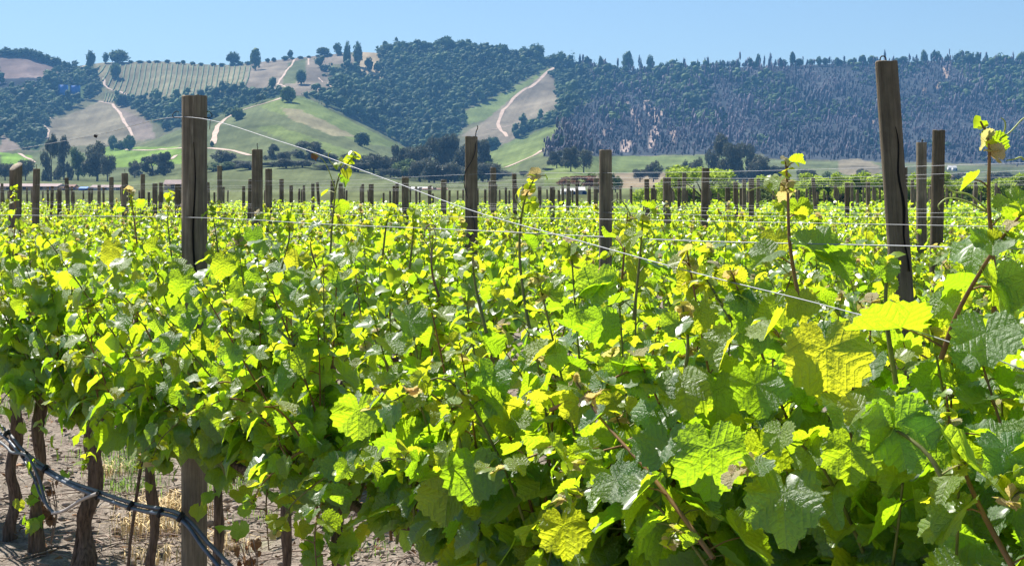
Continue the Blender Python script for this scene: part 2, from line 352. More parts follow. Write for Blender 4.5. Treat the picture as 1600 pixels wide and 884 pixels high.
# vineyard ground: one sheet, finely lumpy where it can be seen between the trunks
xs = np.unique(np.concatenate([np.linspace(-260, -8, 26), np.linspace(-8, 3, 260), np.linspace(3, 260, 26)]))
ys = np.unique(np.concatenate([np.linspace(-120, 3, 20), np.linspace(3, 17, 300), np.linspace(17, 100, 24)]))
X, Y = np.meshgrid(xs, ys, indexing='ij')
fade = np.interp(Y, [2, 4, 16, 17.5], [0, 1, 1, 0]) * np.interp(X, [-8.2, -7.5, 2.5, 3.2], [0, 1, 1, 0])
ZG = fade * (.07 * vnoise(X * 1.6 + 20, Y * 1.6 + 5, 21) + .05 * vnoise(X * 5 + 50, Y * 5, 22) + .035 * vnoise(X * 13 + 90, Y * 13, 23)) - .02
sm, n, l, b = new_mat('dry_soil')
g = n.new('ShaderNodeNewGeometry'); p = g.outputs['Position']
f1 = noise(n, l, 1.1, 5, p); f2 = noise(n, l, 9, 6, p, .7); f3 = noise(n, l, 45, 4, p, .7)
c1 = ramp(n, l, f2, [(.25, (.14, .115, .095)), (.5, (.285, .24, .20)), (.75, (.46, .40, .335))])
mx = n.new('ShaderNodeMix'); mx.data_type = 'RGBA'; mx.blend_type = 'MULTIPLY'; mx.inputs[0].default_value = .8
l.new(c1, mx.inputs[6]); l.new(ramp(n, l, f3, [(.3, (.55, .52, .5)), (.65, (1.1, 1.1, 1.1))]), mx.inputs[7])
m2 = n.new('ShaderNodeMix'); m2.data_type = 'RGBA'; l.new(ramp(n, l, f1, [(.60, (0, 0, 0)), (.72, (.5, .5, .5))]), m2.inputs[0]); l.new(mx.outputs[2], m2.inputs[6]); m2.inputs[7].default_value = (.20, .24, .10, 1)
l.new(m2.outputs[2], b.inputs['Base Color']); b.inputs['Roughness'].default_value = 1; b.inputs['Specular IOR Level'].default_value = .05
bp = n.new('ShaderNodeBump'); bp.inputs['Strength'].default_value = .9; bp.inputs['Distance'].default_value = .04
l.new(math_n(n, l, 'ADD', f2, math_n(n, l, 'MULTIPLY', f3, .5)), bp.inputs['Height']); l.new(bp.outputs[0], b.inputs['Normal'])
nc, nr = X.shape; idx = np.arange(nc * nr).reshape(nc, nr)
Q = np.stack([idx[:-1, :-1], idx[1:, :-1], idx[1:, 1:], idx[:-1, 1:]], -1).reshape(-1, 4)
tag(obj('vineyard_ground', mesh_np('vineyard_ground', np.stack([X, Y, ZG], -1).reshape(-1, 3), Q, sm, smooth=True)), kind='structure')

# ------------------------------------------------------------------ dirt tracks and hillside vine rows, draped on the hills
def drape(name, pts, w, lift, mat, h=0):
    """ribbon (or low hedge of height h) through photo points, laid on the terrain"""
    q = [at(x, y) for x, y in pts]; dense = []
    for a, b2 in zip(q[:-1], q[1:]):
        n_ = max(2, int((b2 - a).length / 12))
        for i in range(n_): dense.append(a.lerp(b2, i / n_))
    dense.append(q[-1]); V = []; Qs = []
    for i, p_ in enumerate(dense):
        d = dense[min(i + 1, len(dense) - 1)] - dense[max(i - 1, 0)]; s = Vector((d.y, -d.x, 0))
        s = s.normalized() if s.length > 1e-6 else Vector((1, 0, 0))
        ww = w * (1 + .18 * math.sin(i * 1.1)) / 2
        L, Rr = p_ - s * ww, p_ + s * ww
        zl, zr, zm = [ground_z(t.x, t.y) + lift for t in (L, Rr, p_)]
        if h: V += [(L.x, L.y, zl - .5), (L.x * .6 + p_.x * .4, L.y * .6 + p_.y * .4, zm + h * (1 + .25 * math.sin(i * 3.3))), (Rr.x * .6 + p_.x * .4, Rr.y * .6 + p_.y * .4, zm + h), (Rr.x, Rr.y, zr - .5)]
        else: V += [(L.x, L.y, zl), (p_.x, p_.y, max(zm, (zl + zr) / 2)), (Rr.x, Rr.y, zr)]
    k = 4 if h else 3
    for i in range(len(dense) - 1):
        for j in range(k - 1): Qs.append((i * k + j, i * k + j + 1, (i + 1) * k + j + 1, (i + 1) * k + j))
    return obj(name, mesh_np(name, V, Qs, mat))
for pts, w in [([(137, 100), (127, 105), (131, 110), (138, 116)], 4.5), ([(162, 122), (163, 133), (170, 139), (186, 143), (205, 151)], 4), ([(176, 163), (182, 170), (190, 183), (199, 198), (207, 213)], 4),
               ([(79, 184), (66, 189), (70, 197), (76, 204), (73, 217)], 3.5), ([(441, 153), (430, 157), (410, 163), (392, 168), (371, 175), (352, 186), (340, 197), (336, 210), (333, 226)], 5.5),
               ([(180, 231), (215, 235), (260, 234), (330, 232), (365, 236), (395, 243)], 3), ([(268, 249), (275, 243), (292, 240)], 3.5), ([(30, 240), (42, 247), (54, 254)], 4),
               ([(461, 92), (450, 108), (440, 122), (433, 132), (452, 138)], 3.5), ([(482, 88), (482, 102)], 3), ([(866, 106), (848, 120), (828, 137), (802, 154), (786, 172), (778, 194), (792, 214)], 5),
               ([(790, 262), (812, 253), (835, 243), (847, 235)], 5), ([(720, 182), (723, 194), (717, 205)], 5), ([(634, 226), (646, 235)], 5), ([(760, 203), (790, 198), (812, 193)], 1.6), ([(498, 122), (518, 137)], 2.5),
               ([(150, 158), (178, 163)], 2.2), ([(1000, 244), (1100, 243), (1180, 241)], 2)]:
    o = drape('dirt_track', pts, w * .72, .25, PATHM); tag(o, kind='structure')
HROW = simple('hillside_vine_foliage', (.105, .15, .055), .9, .5, .4)
for i in range(30):
    xt = 156 + i * 8.1; yt = float(np.interp(xt, [150, 250, 300, 392], [104, 100, 103, 105]))
    xb = xt - 12 + i * .1; yb = float(np.interp(xb, [150, 172, 215, 330, 388], [116, 140, 153, 150, 139]))
    if yb - yt < 6: continue
    o = drape('hillside_vine_row', [(xt, yt), ((xt + xb) / 2 + 1.5, (yt + yb) / 2), (xb, yb)], 1.9, 0, HROW, 1.5)
    tag(o, 'pale green vine row running down the upper left hillside', 'vine row', 'vine rows on the upper left hillside')
for i in range(7):
    o = drape('hillside_vine_row', [(166 + i * 4.6, 146 + i), (163 + i * 4.0, 160)], 1.4, 0, HROW, 1.3)
    tag(o, 'short vine row between the two dirt tracks on the left hill', 'vine row', 'short vine rows between the left hill tracks')

# ------------------------------------------------------------------ far woods and trees
def tree_mat(name, c, tr=(.13, .19, .07), mixf=.22):
    return leaf_mat(name, [tuple(x * .55 for x in c), c, (c[0] * 2.1, c[1] * 1.75, c[2] * 1.6)], [tr, tr, tr], mixf, .7, veins=False, gloss=.15)
TREE = tree_mat('woodland_foliage', (.058, .105, .036)); DTREE = tree_mat('dark_valley_foliage', (.10, .11, .085), (.12, .14, .09))
BTREE = tree_mat('burnt_tree_wood', (.088, .08, .10), (.05, .04, .03), .05); LIME = tree_mat('light_green_foliage', (.20, .29, .06), (.44, .58, .07), .5)
GTREE = tree_mat('sage_green_foliage', (.13, .19, .06)); RTREE = tree_mat('rust_brown_foliage', (.17, .085, .05), (.15, .07, .04))
TBARK = simple('tree_bark', (.10, .08, .065), .95)
ICO_V = None
def ico():
    t = (1 + 5 ** .5) / 2
    V = np.array([(-1, t, 0), (1, t, 0), (-1, -t, 0), (1, -t, 0), (0, -1, t), (0, 1, t), (0, -1, -t), (0, 1, -t), (t, 0, -1), (t, 0, 1), (-t, 0, -1), (-t, 0, 1)], float)
    V /= np.linalg.norm(V[0])
    T = np.array([(0, 11, 5), (0, 5, 1), (0, 1, 7), (0, 7, 10), (0, 10, 11), (1, 5, 9), (5, 11, 4), (11, 10, 2), (10, 7, 6), (7, 1, 8), (3, 9, 4), (3, 4, 2), (3, 2, 6), (3, 6, 8), (3, 8, 9), (4, 9, 5), (2, 4, 11), (6, 2, 10), (8, 6, 7), (9, 8, 1)])
    return V, T
IV, IT = ico()
def woods(name, base, h, w, mat, blobs=4, stray=26, tintr=None, spike=False):
    """a mass of small far trees. base (n,3), heights and widths (n,)"""
    n_ = len(base); base = np.asarray(base, float)
    c = np.repeat(base, blobs, 0); hh, ww = np.repeat(h, blobs), np.repeat(w, blobs); tn = rs.rand(n_)
    o = rs.normal(0, 1, (n_ * blobs, 3)) * np.stack([ww * .26, ww * .26, hh * (.2 if not spike else .3)], 1)
    o[:, 2] += hh * (.58 if not spike else .5)
    rr = np.stack([ww * .34, ww * .34, hh * (.26 if not spike else .35)], 1) * (.7 + .6 * rs.rand(n_ * blobs, 1))
    tn = np.clip(.5 + 1.5 * vnoise(base[:, 0] / 32 + 7, base[:, 1] / 45, 77) + .5 * (tn - .5), 0, .93) if n_ > 20 else tn; V = c[:, None] + o[:, None] + IV[None] * rr[:, None] * (.65 + .7 * rs.rand(n_ * blobs, 12, 1))
    T = IT[None] + (np.arange(n_ * blobs) * 12)[:, None, None]
    t1 = np.repeat(np.repeat(tn, blobs) * .9 + .07 * rs.rand(n_ * blobs), 12)
    sc_ = np.repeat(base, stray, 0); hs, ws = np.repeat(h, stray), np.repeat(w, stray)
    d = rs.normal(0, 1, (n_ * stray, 3)); d /= np.linalg.norm(d, axis=1)[:, None] / (.65 + .5 * rs.rand(n_ * stray, 1))
    ctr = sc_ + d * np.stack([ws * .55, ws * .55, hs * .48], 1) + np.stack([0 * hs, 0 * hs, hs * .55], 1)
    V2 = ctr[:, None] + rs.normal(0, 1, (n_ * stray, 3, 3)) * (ws * .12)[:, None, None]
    T2 = np.arange(n_ * stray * 3).reshape(-1, 3) + n_ * blobs * 12
    t2 = np.repeat(np.repeat(tn, stray) * .9 + .1 * rs.rand(n_ * stray), 3)
    return mesh_np(name, np.concatenate([V.reshape(-1, 3), V2.reshape(-1, 3)]), np.concatenate([T.reshape(-1, 3), T2]), mat, tint=np.concatenate([t1, t2]))
def scatter(poly, step):
    p_ = np.array(poly, float); out = []
    y = p_[:, 1].min()
    while y < p_[:, 1].max():
        x = max(p_[:, 0].min(), -700)
        while x < min(p_[:, 0].max(), 2300):
            q = (x + rs.uniform(-step, step) * .6, y + rs.uniform(-step, step) * .35)
            if inpoly(np.array([q[0] + rs.normal(0, 3.5)]), np.array([q[1] + rs.normal(0, 2)]), poly)[0]: out.append(q)
            x += step
        y += step * .62
    return out
def wood_from(name, poly, step, mat, hr, wr, label, cat='woodland', keep=None, spike=False, blobs=4, stray=22):
    pts = scatter(poly, step)
    if keep: pts = [q for q in pts if keep(*q)]
    B = np.array([at(*q) for q in pts]); 
    h = 1.02 * rs.uniform(*hr, len(B)) * (.60 + 1.2 * rs.rand(len(B)) ** 3) * (1 + .7 * vnoise(B[:, 0] / 50, B[:, 1] / 70, 55)); w = (rs.uniform(*wr, len(B)) * h / np.mean(hr) * .5 + rs.uniform(*wr, len(B)) * .5) * .9
    B[:, 2] -= .6
    o = obj(name, woods(name, B, h, w, mat, blobs, stray, spike=spike)); tag(o, label, cat, kind='stuff'); return o
wood_from('hillside_woodland', F1 , 6, TREE, (6, 10), (6, 9), 'bushy green wood on the far left hillside below the blue sheds', keep=lambda x, y: not (91 < x < 132 and 133 < y < 163))
wood_from('hillside_woodland', F8 , 10, TREE, (6, 10), (7, 10), 'green wood continuing beyond the left edge of the hill')
wood_from('hillside_woodland', F2, 5.6, TREE, (6, 10), (5, 8), 'dark strip of wood below the striped vineyard on the left hill')
wood_from('hillside_woodland', F3, 6, TREE, (6, 11), (6, 9.5), 'dense green wood covering the tall central hill')
wood_from('hillside_woodland', F4, 5.6, TREE, (6, 11), (6, 9), 'green wood right of the pale track on the central hill')
ff = lambda x, y: vnoise(np.array([x / 45.]), np.array([y / 28.]), 31)[0]
wood_from('hillside_woodland', F5, 8, TREE, (6, 10), (7, 10), 'green scrub among the burnt trees on the right hill', keep=lambda x, y: ff(x, y) > -.12)
wood_from('hillside_woodland', F7, 8, TREE, (6, 10), (7, 10), 'green wood on the right shoulder of the right hill')
BUR2 = [(905, 108), (1000, 109), (1600, 97), (1900, 103), (1900, 262), (1600, 258), (1200, 248), (1190, 240), (850, 246), (880, 190), (940, 150)]
wood_from('burnt_woodland', BUR2, 6.2, BTREE, (6, 10), (1.6, 3.4), 'purplish brown burnt wood of thin bare trees on the right hill', spike=True, blobs=3, stray=26)
wood_from('hillside_woodland', BUR2, 8.5, TREE, (3, 6), (5, 9), 'patches of green regrowth among the burnt trees of the right hill', keep=lambda x, y: ff(x + 300, y + 80) > -.02 + (y - 150) / 300)
# single far trees
def far_tree_mesh(kind, seed):
    global rs
    keep = rs; rs = np.random.RandomState(seed)
    if kind == 'round': me = woods('crown', [(0, 0, .1)], np.array([.9]), np.array([.95]), TREE, 6, 420)
    elif kind == 'tall': me = woods('crown', [(0, 0, .1)], np.array([.9]), np.array([.7]), TREE, 6, 420, spike=False)
    else: me = woods('crown', [(0, 0, .25)], np.array([.75]), np.array([.5]), BTREE, 5, 110, spike=True)
    rs = keep
    return me
FT = {k: [far_tree_mesh(k, 100 + i) for i in range(4)] for k in ('round', 'tall', 'bare')}
tb = MB(); tb.tube([(0, 0, -.05), (.02, 0, .3), (0, .01, .7)], [.045, .03, .012], 6); TRK = tb.mesh('trunk', TBARK)
def far_tree(px, py, h, w, kind, label, group=None, name='hillside_tree'):
    p_ = at(px, py); k = p_.y / F
    r = empty(name, p_); me = random.choice(FT[kind]); S = Matrix.Diagonal((w * k, w * k, h * k, 1)) @ Matrix.Rotation(random.uniform(0, 6.3), 4, 'Z')
    obj('crown', me, r, S); obj('trunk', TRK, r, Matrix.Diagonal((h * k * .8, h * k * .8, h * k, 1)))
    return tag(r, label, 'tree', group)
for a in [(142, 108, 26, 15, 'tall', 'dark pointed tree beside the pale track at the left end of the ridge'), (165, 99, 15, 10, 'tall', 'small upright tree on the left ridge between two darker trees'),
          (186, 99, 18, 24, 'round', 'broad dark tree at the top left corner of the striped vineyard'), (180, 122, 20, 13, 'round', 'dark tree standing inside the left edge of the striped vineyard'),
          (365, 101, 17, 16, 'round', 'round tree alone on the ridge above the striped vineyard'), (399, 110, 30, 18, 'tall', 'tall dark tree at the right end of the striped vineyard'),
          (454, 92, 12, 9, 'tall', 'small tree on the ridge left of the steep pale track'), (505, 88, 12, 16, 'round', 'low wide tree on the ridge left of the paired poplars'),
          (528, 86, 17, 13, 'tall', 'short dense tree on the ridge just left of the tall pair'), (543, 112, 42, 12, 'tall', 'tall narrow tree on the ridge, left one of the tall pair'), (559, 104, 34, 16, 'tall', 'tall narrow tree on the ridge, right one of the tall pair'),
          (577, 112, 20, 13, 'tall', 'pointed tree on the tan bare patch beside the central hill'), (590, 114, 14, 10, 'round', 'small tree at the right edge of the tan bare patch'),
          (470, 132, 20, 13, 'round', 'dark tree between the two tracks left of the central hill'), (450, 160, 21, 19, 'round', 'round tree at the upper bend of the pale track on the green spur'),
          (371, 188, 17, 15, 'round', 'round bush halfway along the pale track on the green spur'), (566, 229, 19, 19, 'round', 'single round dark tree low on the green spur'),
          (190, 168, 18, 17, 'round', 'round tree beside the pale track below the striped vineyard'), (331, 230, 9, 7, 'tall', 'tiny dark bush at the foot of the pale track'), (260, 204, 14, 12, 'round', 'small round tree on the slope left of the tall near post'),
          (176, 235, 20, 12, 'round', 'round dark bush, left one of the three above the bright green field'), (190, 234, 12, 20, 'round', 'low wide bush, middle one of the three above the bright green field'), (203, 235, 20, 16, 'round', 'round dark bush, right one of the three above the bright green field'),
          (981, 108, 28, 20, 'tall', 'tall ragged double tree on the low point of the ridge right of the central hill'), (999, 109, 24, 6, 'bare', 'thin tree between the ragged double tree and the bushy one'), (1016, 108, 24, 11, 'tall', 'bushy upright tree third along the low ridge'),
          (838, 95, 24, 20, 'round', 'round tree on the ridge just above the top of the long pale track'), (868, 100, 15, 12, 'round', 'small tree on the ridge at the top end of the long pale track'), (877, 104, 20, 14, 'round', 'dark tree right of the top end of the long pale track'),
          (818, 206, 26, 10, 'tall', 'narrow dark tree at the left end of the wood below the brown slope'),
          (770, 236, 20, 18, 'round', 'round tree at the left foot of the green slope behind the dark post')]: far_tree(*a)
for i in range(34):
    x = 598 + i * 8.2 + random.uniform(-3, 3); y = float(np.interp(x, [a[0] for a in SKY], [a[1] for a in SKY])) + 3
    far_tree(x, y, random.uniform(9, 19), random.uniform(10, 17), 'round', 'bushy skyline tree of the central hill ' + between(x), 'trees along the crest of the central hill')
for i in range(105):
    x = 905 + i * 6.7 + random.uniform(-3, 3); y = float(np.interp(x, [a[0] for a in SKY], [a[1] for a in SKY])) + 3
    k = random.random() < .45
    far_tree(x, y, random.uniform(8, 15) + (8 if random.random() < .15 else 0), random.uniform(4, 7) if k else random.uniform(6, 12), 'bare' if k else random.choice(['tall', 'round']), 'thin skyline tree of the right hill ' + between(x), 'thin trees along the crest of the right hill')
for i in range(14):
    x = 3 + i * 8 + random.uniform(-3, 3); y = float(np.interp(x, [a[0] for a in SKY], [a[1] for a in SKY])) + 3
    far_tree(x, y, random.uniform(7, 14), random.uniform(10, 16), 'round', 'cliff top bush ' + between(x), 'bushes along the left cliff top')
for i in range(24):
    x = 205 + i * 14 + random.uniform(-4, 4); y = float(np.interp(x, [a[0] for a in SKY], [a[1] for a in SKY])) + 2
    far_tree(x, y, random.uniform(3, 6), random.uniform(5, 9), 'round', 'tiny vineyard ridge shrub ' + between(x), 'tiny shrubs along the vineyard ridge')

# valley trees: crown of many leaf faces on limbs
def crown_mesh(name, seed, mat, lobes, n_, size, squash=1.0, wisp=False):
    r = np.random.RandomState(seed); cs = []; 
    for (x, y, z, rad) in lobes:
        m_ = int(n_ * rad * rad); d = r.normal(0, 1, (m_, 3)); d /= np.linalg.norm(d, axis=1)[:, None]
        q = np.array((x, y, z)) + d * rad * (.55 + .5 * r.rand(m_, 1)) * np.array((1, 1, squash))
        cs.append(q)
    c = np.concatenate(cs); V = c[:, None] + r.normal(0, 1, (len(c), 3, 3)) * size * np.array((1, 1, 1.7 if wisp else .8))
    t = np.repeat(vnoise(c[:, 0] * 6 + 9, c[:, 2] * 6 + 9 + c[:, 1] * 3, seed) + .5 + .25 * r.rand(len(c)), 3)
    return mesh_np(name, V.reshape(-1, 3), np.arange(len(c) * 3).reshape(-1, 3), mat, tint=t)
def valley_proto(kind, seed, mat):
    r = random.Random(seed); b_ = MB(); lobes = []
    if kind == 'euc':      # tall airy crown in separate clumps
        for i in range(15):
            z = r.uniform(.1, .93); s = (.36 if z < .6 else .24); a = r.uniform(0, 6.3); q = r.uniform(.25, 1) * s
            lobes.append((math.cos(a) * q, math.sin(a) * q, z, r.uniform(.085, .17)))
        b_.tube([(0, 0, -.03), (.01, 0, .3), (-.02, .01, .6), (0, 0, .85)], [.03, .022, .014, .005], 6)
        for q in lobes[:10]: b_.tube([(0, 0, q[2] * .55), (q[0] * .5, q[1] * .5, q[2] * .85), q[:3]], [.012, .008, .003], 4)
        return crown_mesh('crown', seed, mat, lobes, 17000, .021, 1.25, True), b_.mesh('trunk', TBARK)
    if kind == 'round':
        for i in range(14):
            a = r.uniform(0, 6.3); q = r.uniform(.1, .38); z = r.uniform(.25, .8)
            lobes.append((math.cos(a) * q, math.sin(a) * q, z, r.uniform(.14, .22)))
        b_.tube([(0, 0, -.03), (.01, 0, .3), (0, 0, .6)], [.04, .03, .01], 6)
        for q in lobes[:8]: b_.tube([(0, 0, q[2] * .4), q[:3]], [.015, .004], 4)
        return crown_mesh('crown', seed, mat, lobes, 8000, .030), b_.mesh('trunk', TBARK)
    if kind == 'spread':   # wide flat umbrella crown
        for i in range(26):
            a = r.uniform(0, 6.3); q = r.uniform(0, 1) ** .6 * .62; z = .72 - q * q * 1.0 + r.uniform(-.12, .1)
            lobes.append((math.cos(a) * q, math.sin(a) * q, z, r.uniform(.1, .18)))
        b_.tube([(0, 0, -.03), (.02, 0, .3), (0, 0, .6)], [.03, .024, .01], 6)
        for q in lobes[:12]: b_.tube([(0, 0, .22), (q[0] * .5, q[1] * .5, q[2] * .75), q[:3]], [.014, .008, .003], 4)
        return crown_mesh('crown', seed, mat, lobes, 13000, .020, .6), b_.mesh('trunk', TBARK)
PROT = {('euc', 'd'): [valley_proto('euc', s, DTREE) for s in (1, 2, 3, 4)], ('round', 'd'): [valley_proto('round', s, DTREE) for s in (5, 6, 7)], ('round', 'g'): [valley_proto('round', s, GTREE) for s in (8, 9)],
        ('spread', 'l'): [valley_proto('spread', s, LIME) for s in (10, 11)], ('round', 'l'): [valley_proto('round', s, LIME) for s in (12, 13)], ('spread', 'r'): [valley_proto('spread', 14, RTREE)]}
def valley_tree(px, top, base, w, key, label, D=None, group=None, name='valley_tree'):
    if D is None: D = 700 + random.uniform(-40, 40)
    x = (px - CX) / F * D; z = ground_z(x, D); h = (CZ + (HY - top) * D / F) - z
    r = empty(name, (x, D, z), random.uniform(0, 6.3)); c, t = random.choice(PROT[key])
    wk = w * D / F; f_ = {'euc': .66, 'round': .95, 'spread': 1.45}[key[0]]; h = h / .84 if key[0] == 'spread' else h; S = Matrix.Diagonal((wk / f_, wk / f_, h, 1))
    obj('crown', c, r, S); obj('trunk', t, r, S)
    return tag(r, label, 'tree', group)
E, RD, RG = ('euc', 'd'), ('round', 'd'), ('round', 'g')
for a in [(80, 214, 0, 26, E, 'wispy dark tree with upright limbs, left one of the pair above the pink roof'), (100, 216, 0, 26, E, 'wispy dark tree with upright limbs, right one of the pair above the pink roof'),
          (122, 224, 0, 34, RG, 'greyish rounded tree between the wispy pair and the tall dark tree'), (152, 217, 0, 46, RD, 'large dark round tree at left with a gap under its crown'), (168, 238, 0, 26, RD, 'small dark tree on the right flank of the large dark round tree'),
          (40, 246, 0, 26, RD, 'low dark tree behind the slanted cut post at far left'), (8, 252, 0, 26, RD, 'low dark tree at the left edge of the picture'), (22, 262, 0, 40, RD, 'dark shrubbery above the long pink roof at far left'),
          (210, 250, 0, 22, RD, 'small blue green tree left of the spiky dark one'), (238, 243, 0, 42, E, 'spiky dark tree in front of the bright green field'), (258, 240, 0, 22, E, 'thin leaning tree just right of the spiky dark one'),
          (350, 233, 0, 40, RD, 'bulky dark tree right of the tall near post'), (376, 252, 0, 42, RD, 'dark tree left of the straight post with a wire pin'), (425, 226, 0, 22, E, 'thin bare looking tree right of the straight post with a wire pin'),
          (445, 235, 0, 24, RD, 'dark narrow tree behind the first sloping wire'), (483, 222, 0, 46, E, 'tall dark tree left of the tallest curly shoot'), (515, 238, 0, 36, RD, 'dark tree behind the curly shoot at centre left'), (462, 254, 0, 34, RG, 'low rounded tree under the first sloping wire'),
          (548, 242, 0, 36, E, 'dark airy tree right of the curly shoot'), (578, 238, 0, 36, RD, 'dark rounded tree below the single tree on the spur'), (605, 246, 0, 34, RD, 'low dark tree left of the main clump'),
          (628, 229, 0, 40, E, 'dark airy tree at the left end of the main clump'), (655, 222, 0, 40, RD, 'large dark tree in the main clump'), (680, 217, 0, 36, E, 'tallest dark tree in the middle of the main clump'), (705, 214, 0, 34, E, 'tall airy dark tree just left of the dark post with a rod'),
          (722, 222, 0, 34, RD, 'dense dark tree behind the post with a rod'), (752, 222, 0, 34, E, 'airy dark tree right of the post with a rod'), (640, 272, 0, 52, RG, 'low greyish tree in front of the main clump'), (575, 266, 0, 50, RG, 'low wide bush in front of the trees left of the clump'),
          (870, 236, 0, 24, E, 'leaning dark tree with a see-through crown, left of three'), (892, 230, 0, 26, E, 'dark tree with a see-through crown, middle of three'), (912, 230, 0, 30, RD, 'dense dark tree, right of the three left of the pale topped post'),
          (855, 262, 0, 26, RD, 'low dark shrub left of the three see-through trees'), (1021, 249, 0, 28, RD, 'round dark tree alone in the pale field right of centre'), (1046, 259, 0, 22, RD, 'low dark bush between two taller trees in the pale field'),
          (1000, 262, 0, 26, RD, 'low dark bush left of the lone round tree'), (1074, 250, 0, 20, RD, 'small dark tree, left of the pair at the right end of the pale field'), (1090, 244, 0, 24, RD, 'dark pointed tree, right of the pair at the right end of the pale field'),
          (1121, 213, 0, 40, E, 'tall brownish dark tree above the lime green tree'), (1143, 228, 0, 34, E, 'dark airy tree right of the tall brownish one'), (1166, 226, 0, 34, E, 'dark airy tree second right of the tall brownish one'), (1188, 240, 0, 36, RD, 'dark tree left of the tall shoot with a crown of buds'),
          (1214, 256, 0, 34, RD, 'dark low tree behind the tall shoot with a crown of buds'), (818, 266, 0, 14, RD, 'small dark bush at the foot of the green slope'), (1346, 262, 0, 30, RD, 'dark bush near the pale bare patch left of the big leaning post'),
          (1262, 262, 0, 34, RD, 'low dark trees beyond the green hedge'), (1300, 266, 0, 30, RG, 'greyish low tree beyond the green hedge'), (1500, 268, 0, 40, RD, 'dark low tree beyond the hedge right of the two posts'), (1560, 268, 0, 50, RD, 'dark low tree beyond the hedge near the right edge')]: valley_tree(*a)
for i in range(30):
    xx = 330 + i * 15.5 + random.uniform(-8, 8)
    valley_tree(xx, random.uniform(240, 266), 0, random.uniform(34, 52), random.choice([RD, RD, RG]), 'low dark belt tree ' + between(xx), 640 + random.uniform(-25, 25), 'low trees in the belt beyond the vineyard')
for a in [(1100, 255, 0, 185, ('spread', 'l'), 'large lime green spreading tree at the far end of the vineyard', 150), (1190, 276, 0, 100, ('spread', 'l'), 'smaller lime green spreading tree right of the large one', 155), (905, 274, 0, 92, ('spread', 'r'), 'rust brown spreading tree behind the white sheds', 330),
          (935, 265, 0, 44, RG, 'light green tree beside the rust brown one', 340), (962, 268, 0, 22, RG, 'small green tree just right of the pale topped post', 335)]: valley_tree(a[0], a[1], a[2], a[3], a[4], a[5], a[6])
for i in range(22):
    xx = 1205 + i * 20 + random.uniform(-8, 8); valley_tree(xx, random.uniform(270, 281), 0, random.uniform(70, 105), ('spread', 'l') if i % 2 else ('round', 'l') if i % 4 else RG, 'green hedge tree ' + between(xx), 150 + random.uniform(-6, 6), 'trees of the hedge beyond the vineyard')
for i in range(6):
    valley_tree(1010 + i * 32 + random.uniform(-8, 8), random.uniform(286, 292), 0, 44, ('round', 'l'), 'low green bush under the lime green spreading tree', 158 + random.uniform(-6, 6), 'low bushes under the lime green tree')

# ------------------------------------------------------------------ far buildings
ROOFP = simple('pink_tile_roof', (.36, .27, .25), .9, .6, .15); ROOFO = simple('orange_tile_roof', (.26, .15, .11), .9, .6, .15); WALLW = simple('whitewashed_wall', (.55, .54, .52), .9)
BLUE = simple('blue_painted_steel', (.03, .17, .55), .5); BLUED = simple('dark_blue_steel', (.02, .06, .20), .6); GLASS = simple('dark_window', (.02, .025, .03), .2); WALLB = simple('tan_wall', (.4, .3, .22), .9)
def house(px0, px1, ptop, pbase, D, wall, roof, label, name='farm_building', cat='building', pz=None):
    if pbase: D = at((px0 + px1) / 2, pbase).y
    a, b2 = (px0 - CX) / F * D, (px1 - CX) / F * D; z = ground_z((a + b2) / 2, D) if pz is None else pz; zt = CZ + (HY - ptop) * D / F
    w, dp = b2 - a, max(4, min(9, (b2 - a) * .6)); c = (a + b2) / 2; hw = (zt - z) * .62; r = empty(name, (c, D, z)); m_ = MB()
    m_.box((0, 0, hw / 2 - .3), (w * .96, dp, hw + .6)); obj('wall', m_.mesh('wall', wall), r)
    m_ = MB(); e = dp / 2 + .4; W2 = w / 2
    m_.quad((-W2, -e, hw - .1), (W2, -e, hw - .1), (W2, 0, zt - z), (-W2, 0, zt - z)); m_.quad((W2, e, hw - .1), (-W2, e, hw - .1), (-W2, 0, zt - z), (W2, 0, zt - z))
    m_.quad((-W2, -e, hw - .25), (W2, -e, hw - .25), (W2, -e, hw - .1), (-W2, -e, hw - .1)); m_.quad((-W2, e, hw - .1), (-W2, -e, hw - .1), (-W2, 0, zt - z), (-W2, 0, zt - z + .001)); m_.quad((W2, -e, hw - .1), (W2, e, hw - .1), (W2, 0, zt - z + .001), (W2, 0, zt - z))
    obj('roof', m_.mesh('roof', roof), r)
    for i in range(int(w / 5)):
        m_ = MB(); m_.box((-w * .4 + (i + .5) * w * .8 / max(1, int(w / 5)), -dp / 2 - .02, hw * .55), (.9, .1, .9)); obj('window', m_.mesh('window', GLASS), r)
    m_ = MB(); m_.box((w * .42, -dp / 2 - .02, hw * .35), (.9, .1, hw * .7)); obj('door', m_.mesh('door', BLUED), r)
    return tag(r, label, cat)
house(-30, 98, 287, 0, 400, WALLB, ROOFP, 'long low building with a pale pink roof at the far left'); house(98, 120, 288, 0, 405, ROOFO, ROOFO, 'small brick red building right of the long pink roof')
house(126, 139, 292, 0, 398, BLUE, BLUE, 'small bright blue shed between the red building and the pinkish roof', 'blue_shed', 'shed'); house(145, 192, 289, 0, 402, WALLW, ROOFP, 'low building with pinkish white roof behind the two thin left posts')
house(258, 286, 281, 0, 402, WALLB, ROOFP, 'building with pale gabled roof left of the tall near post'); house(640, 676, 292, 0, 400, WALLW, WALLW, 'low white building among the trees at centre'); house(660, 700, 294, 0, 396, ROOFO, ROOFO, 'low brick red building right of the white one at centre')
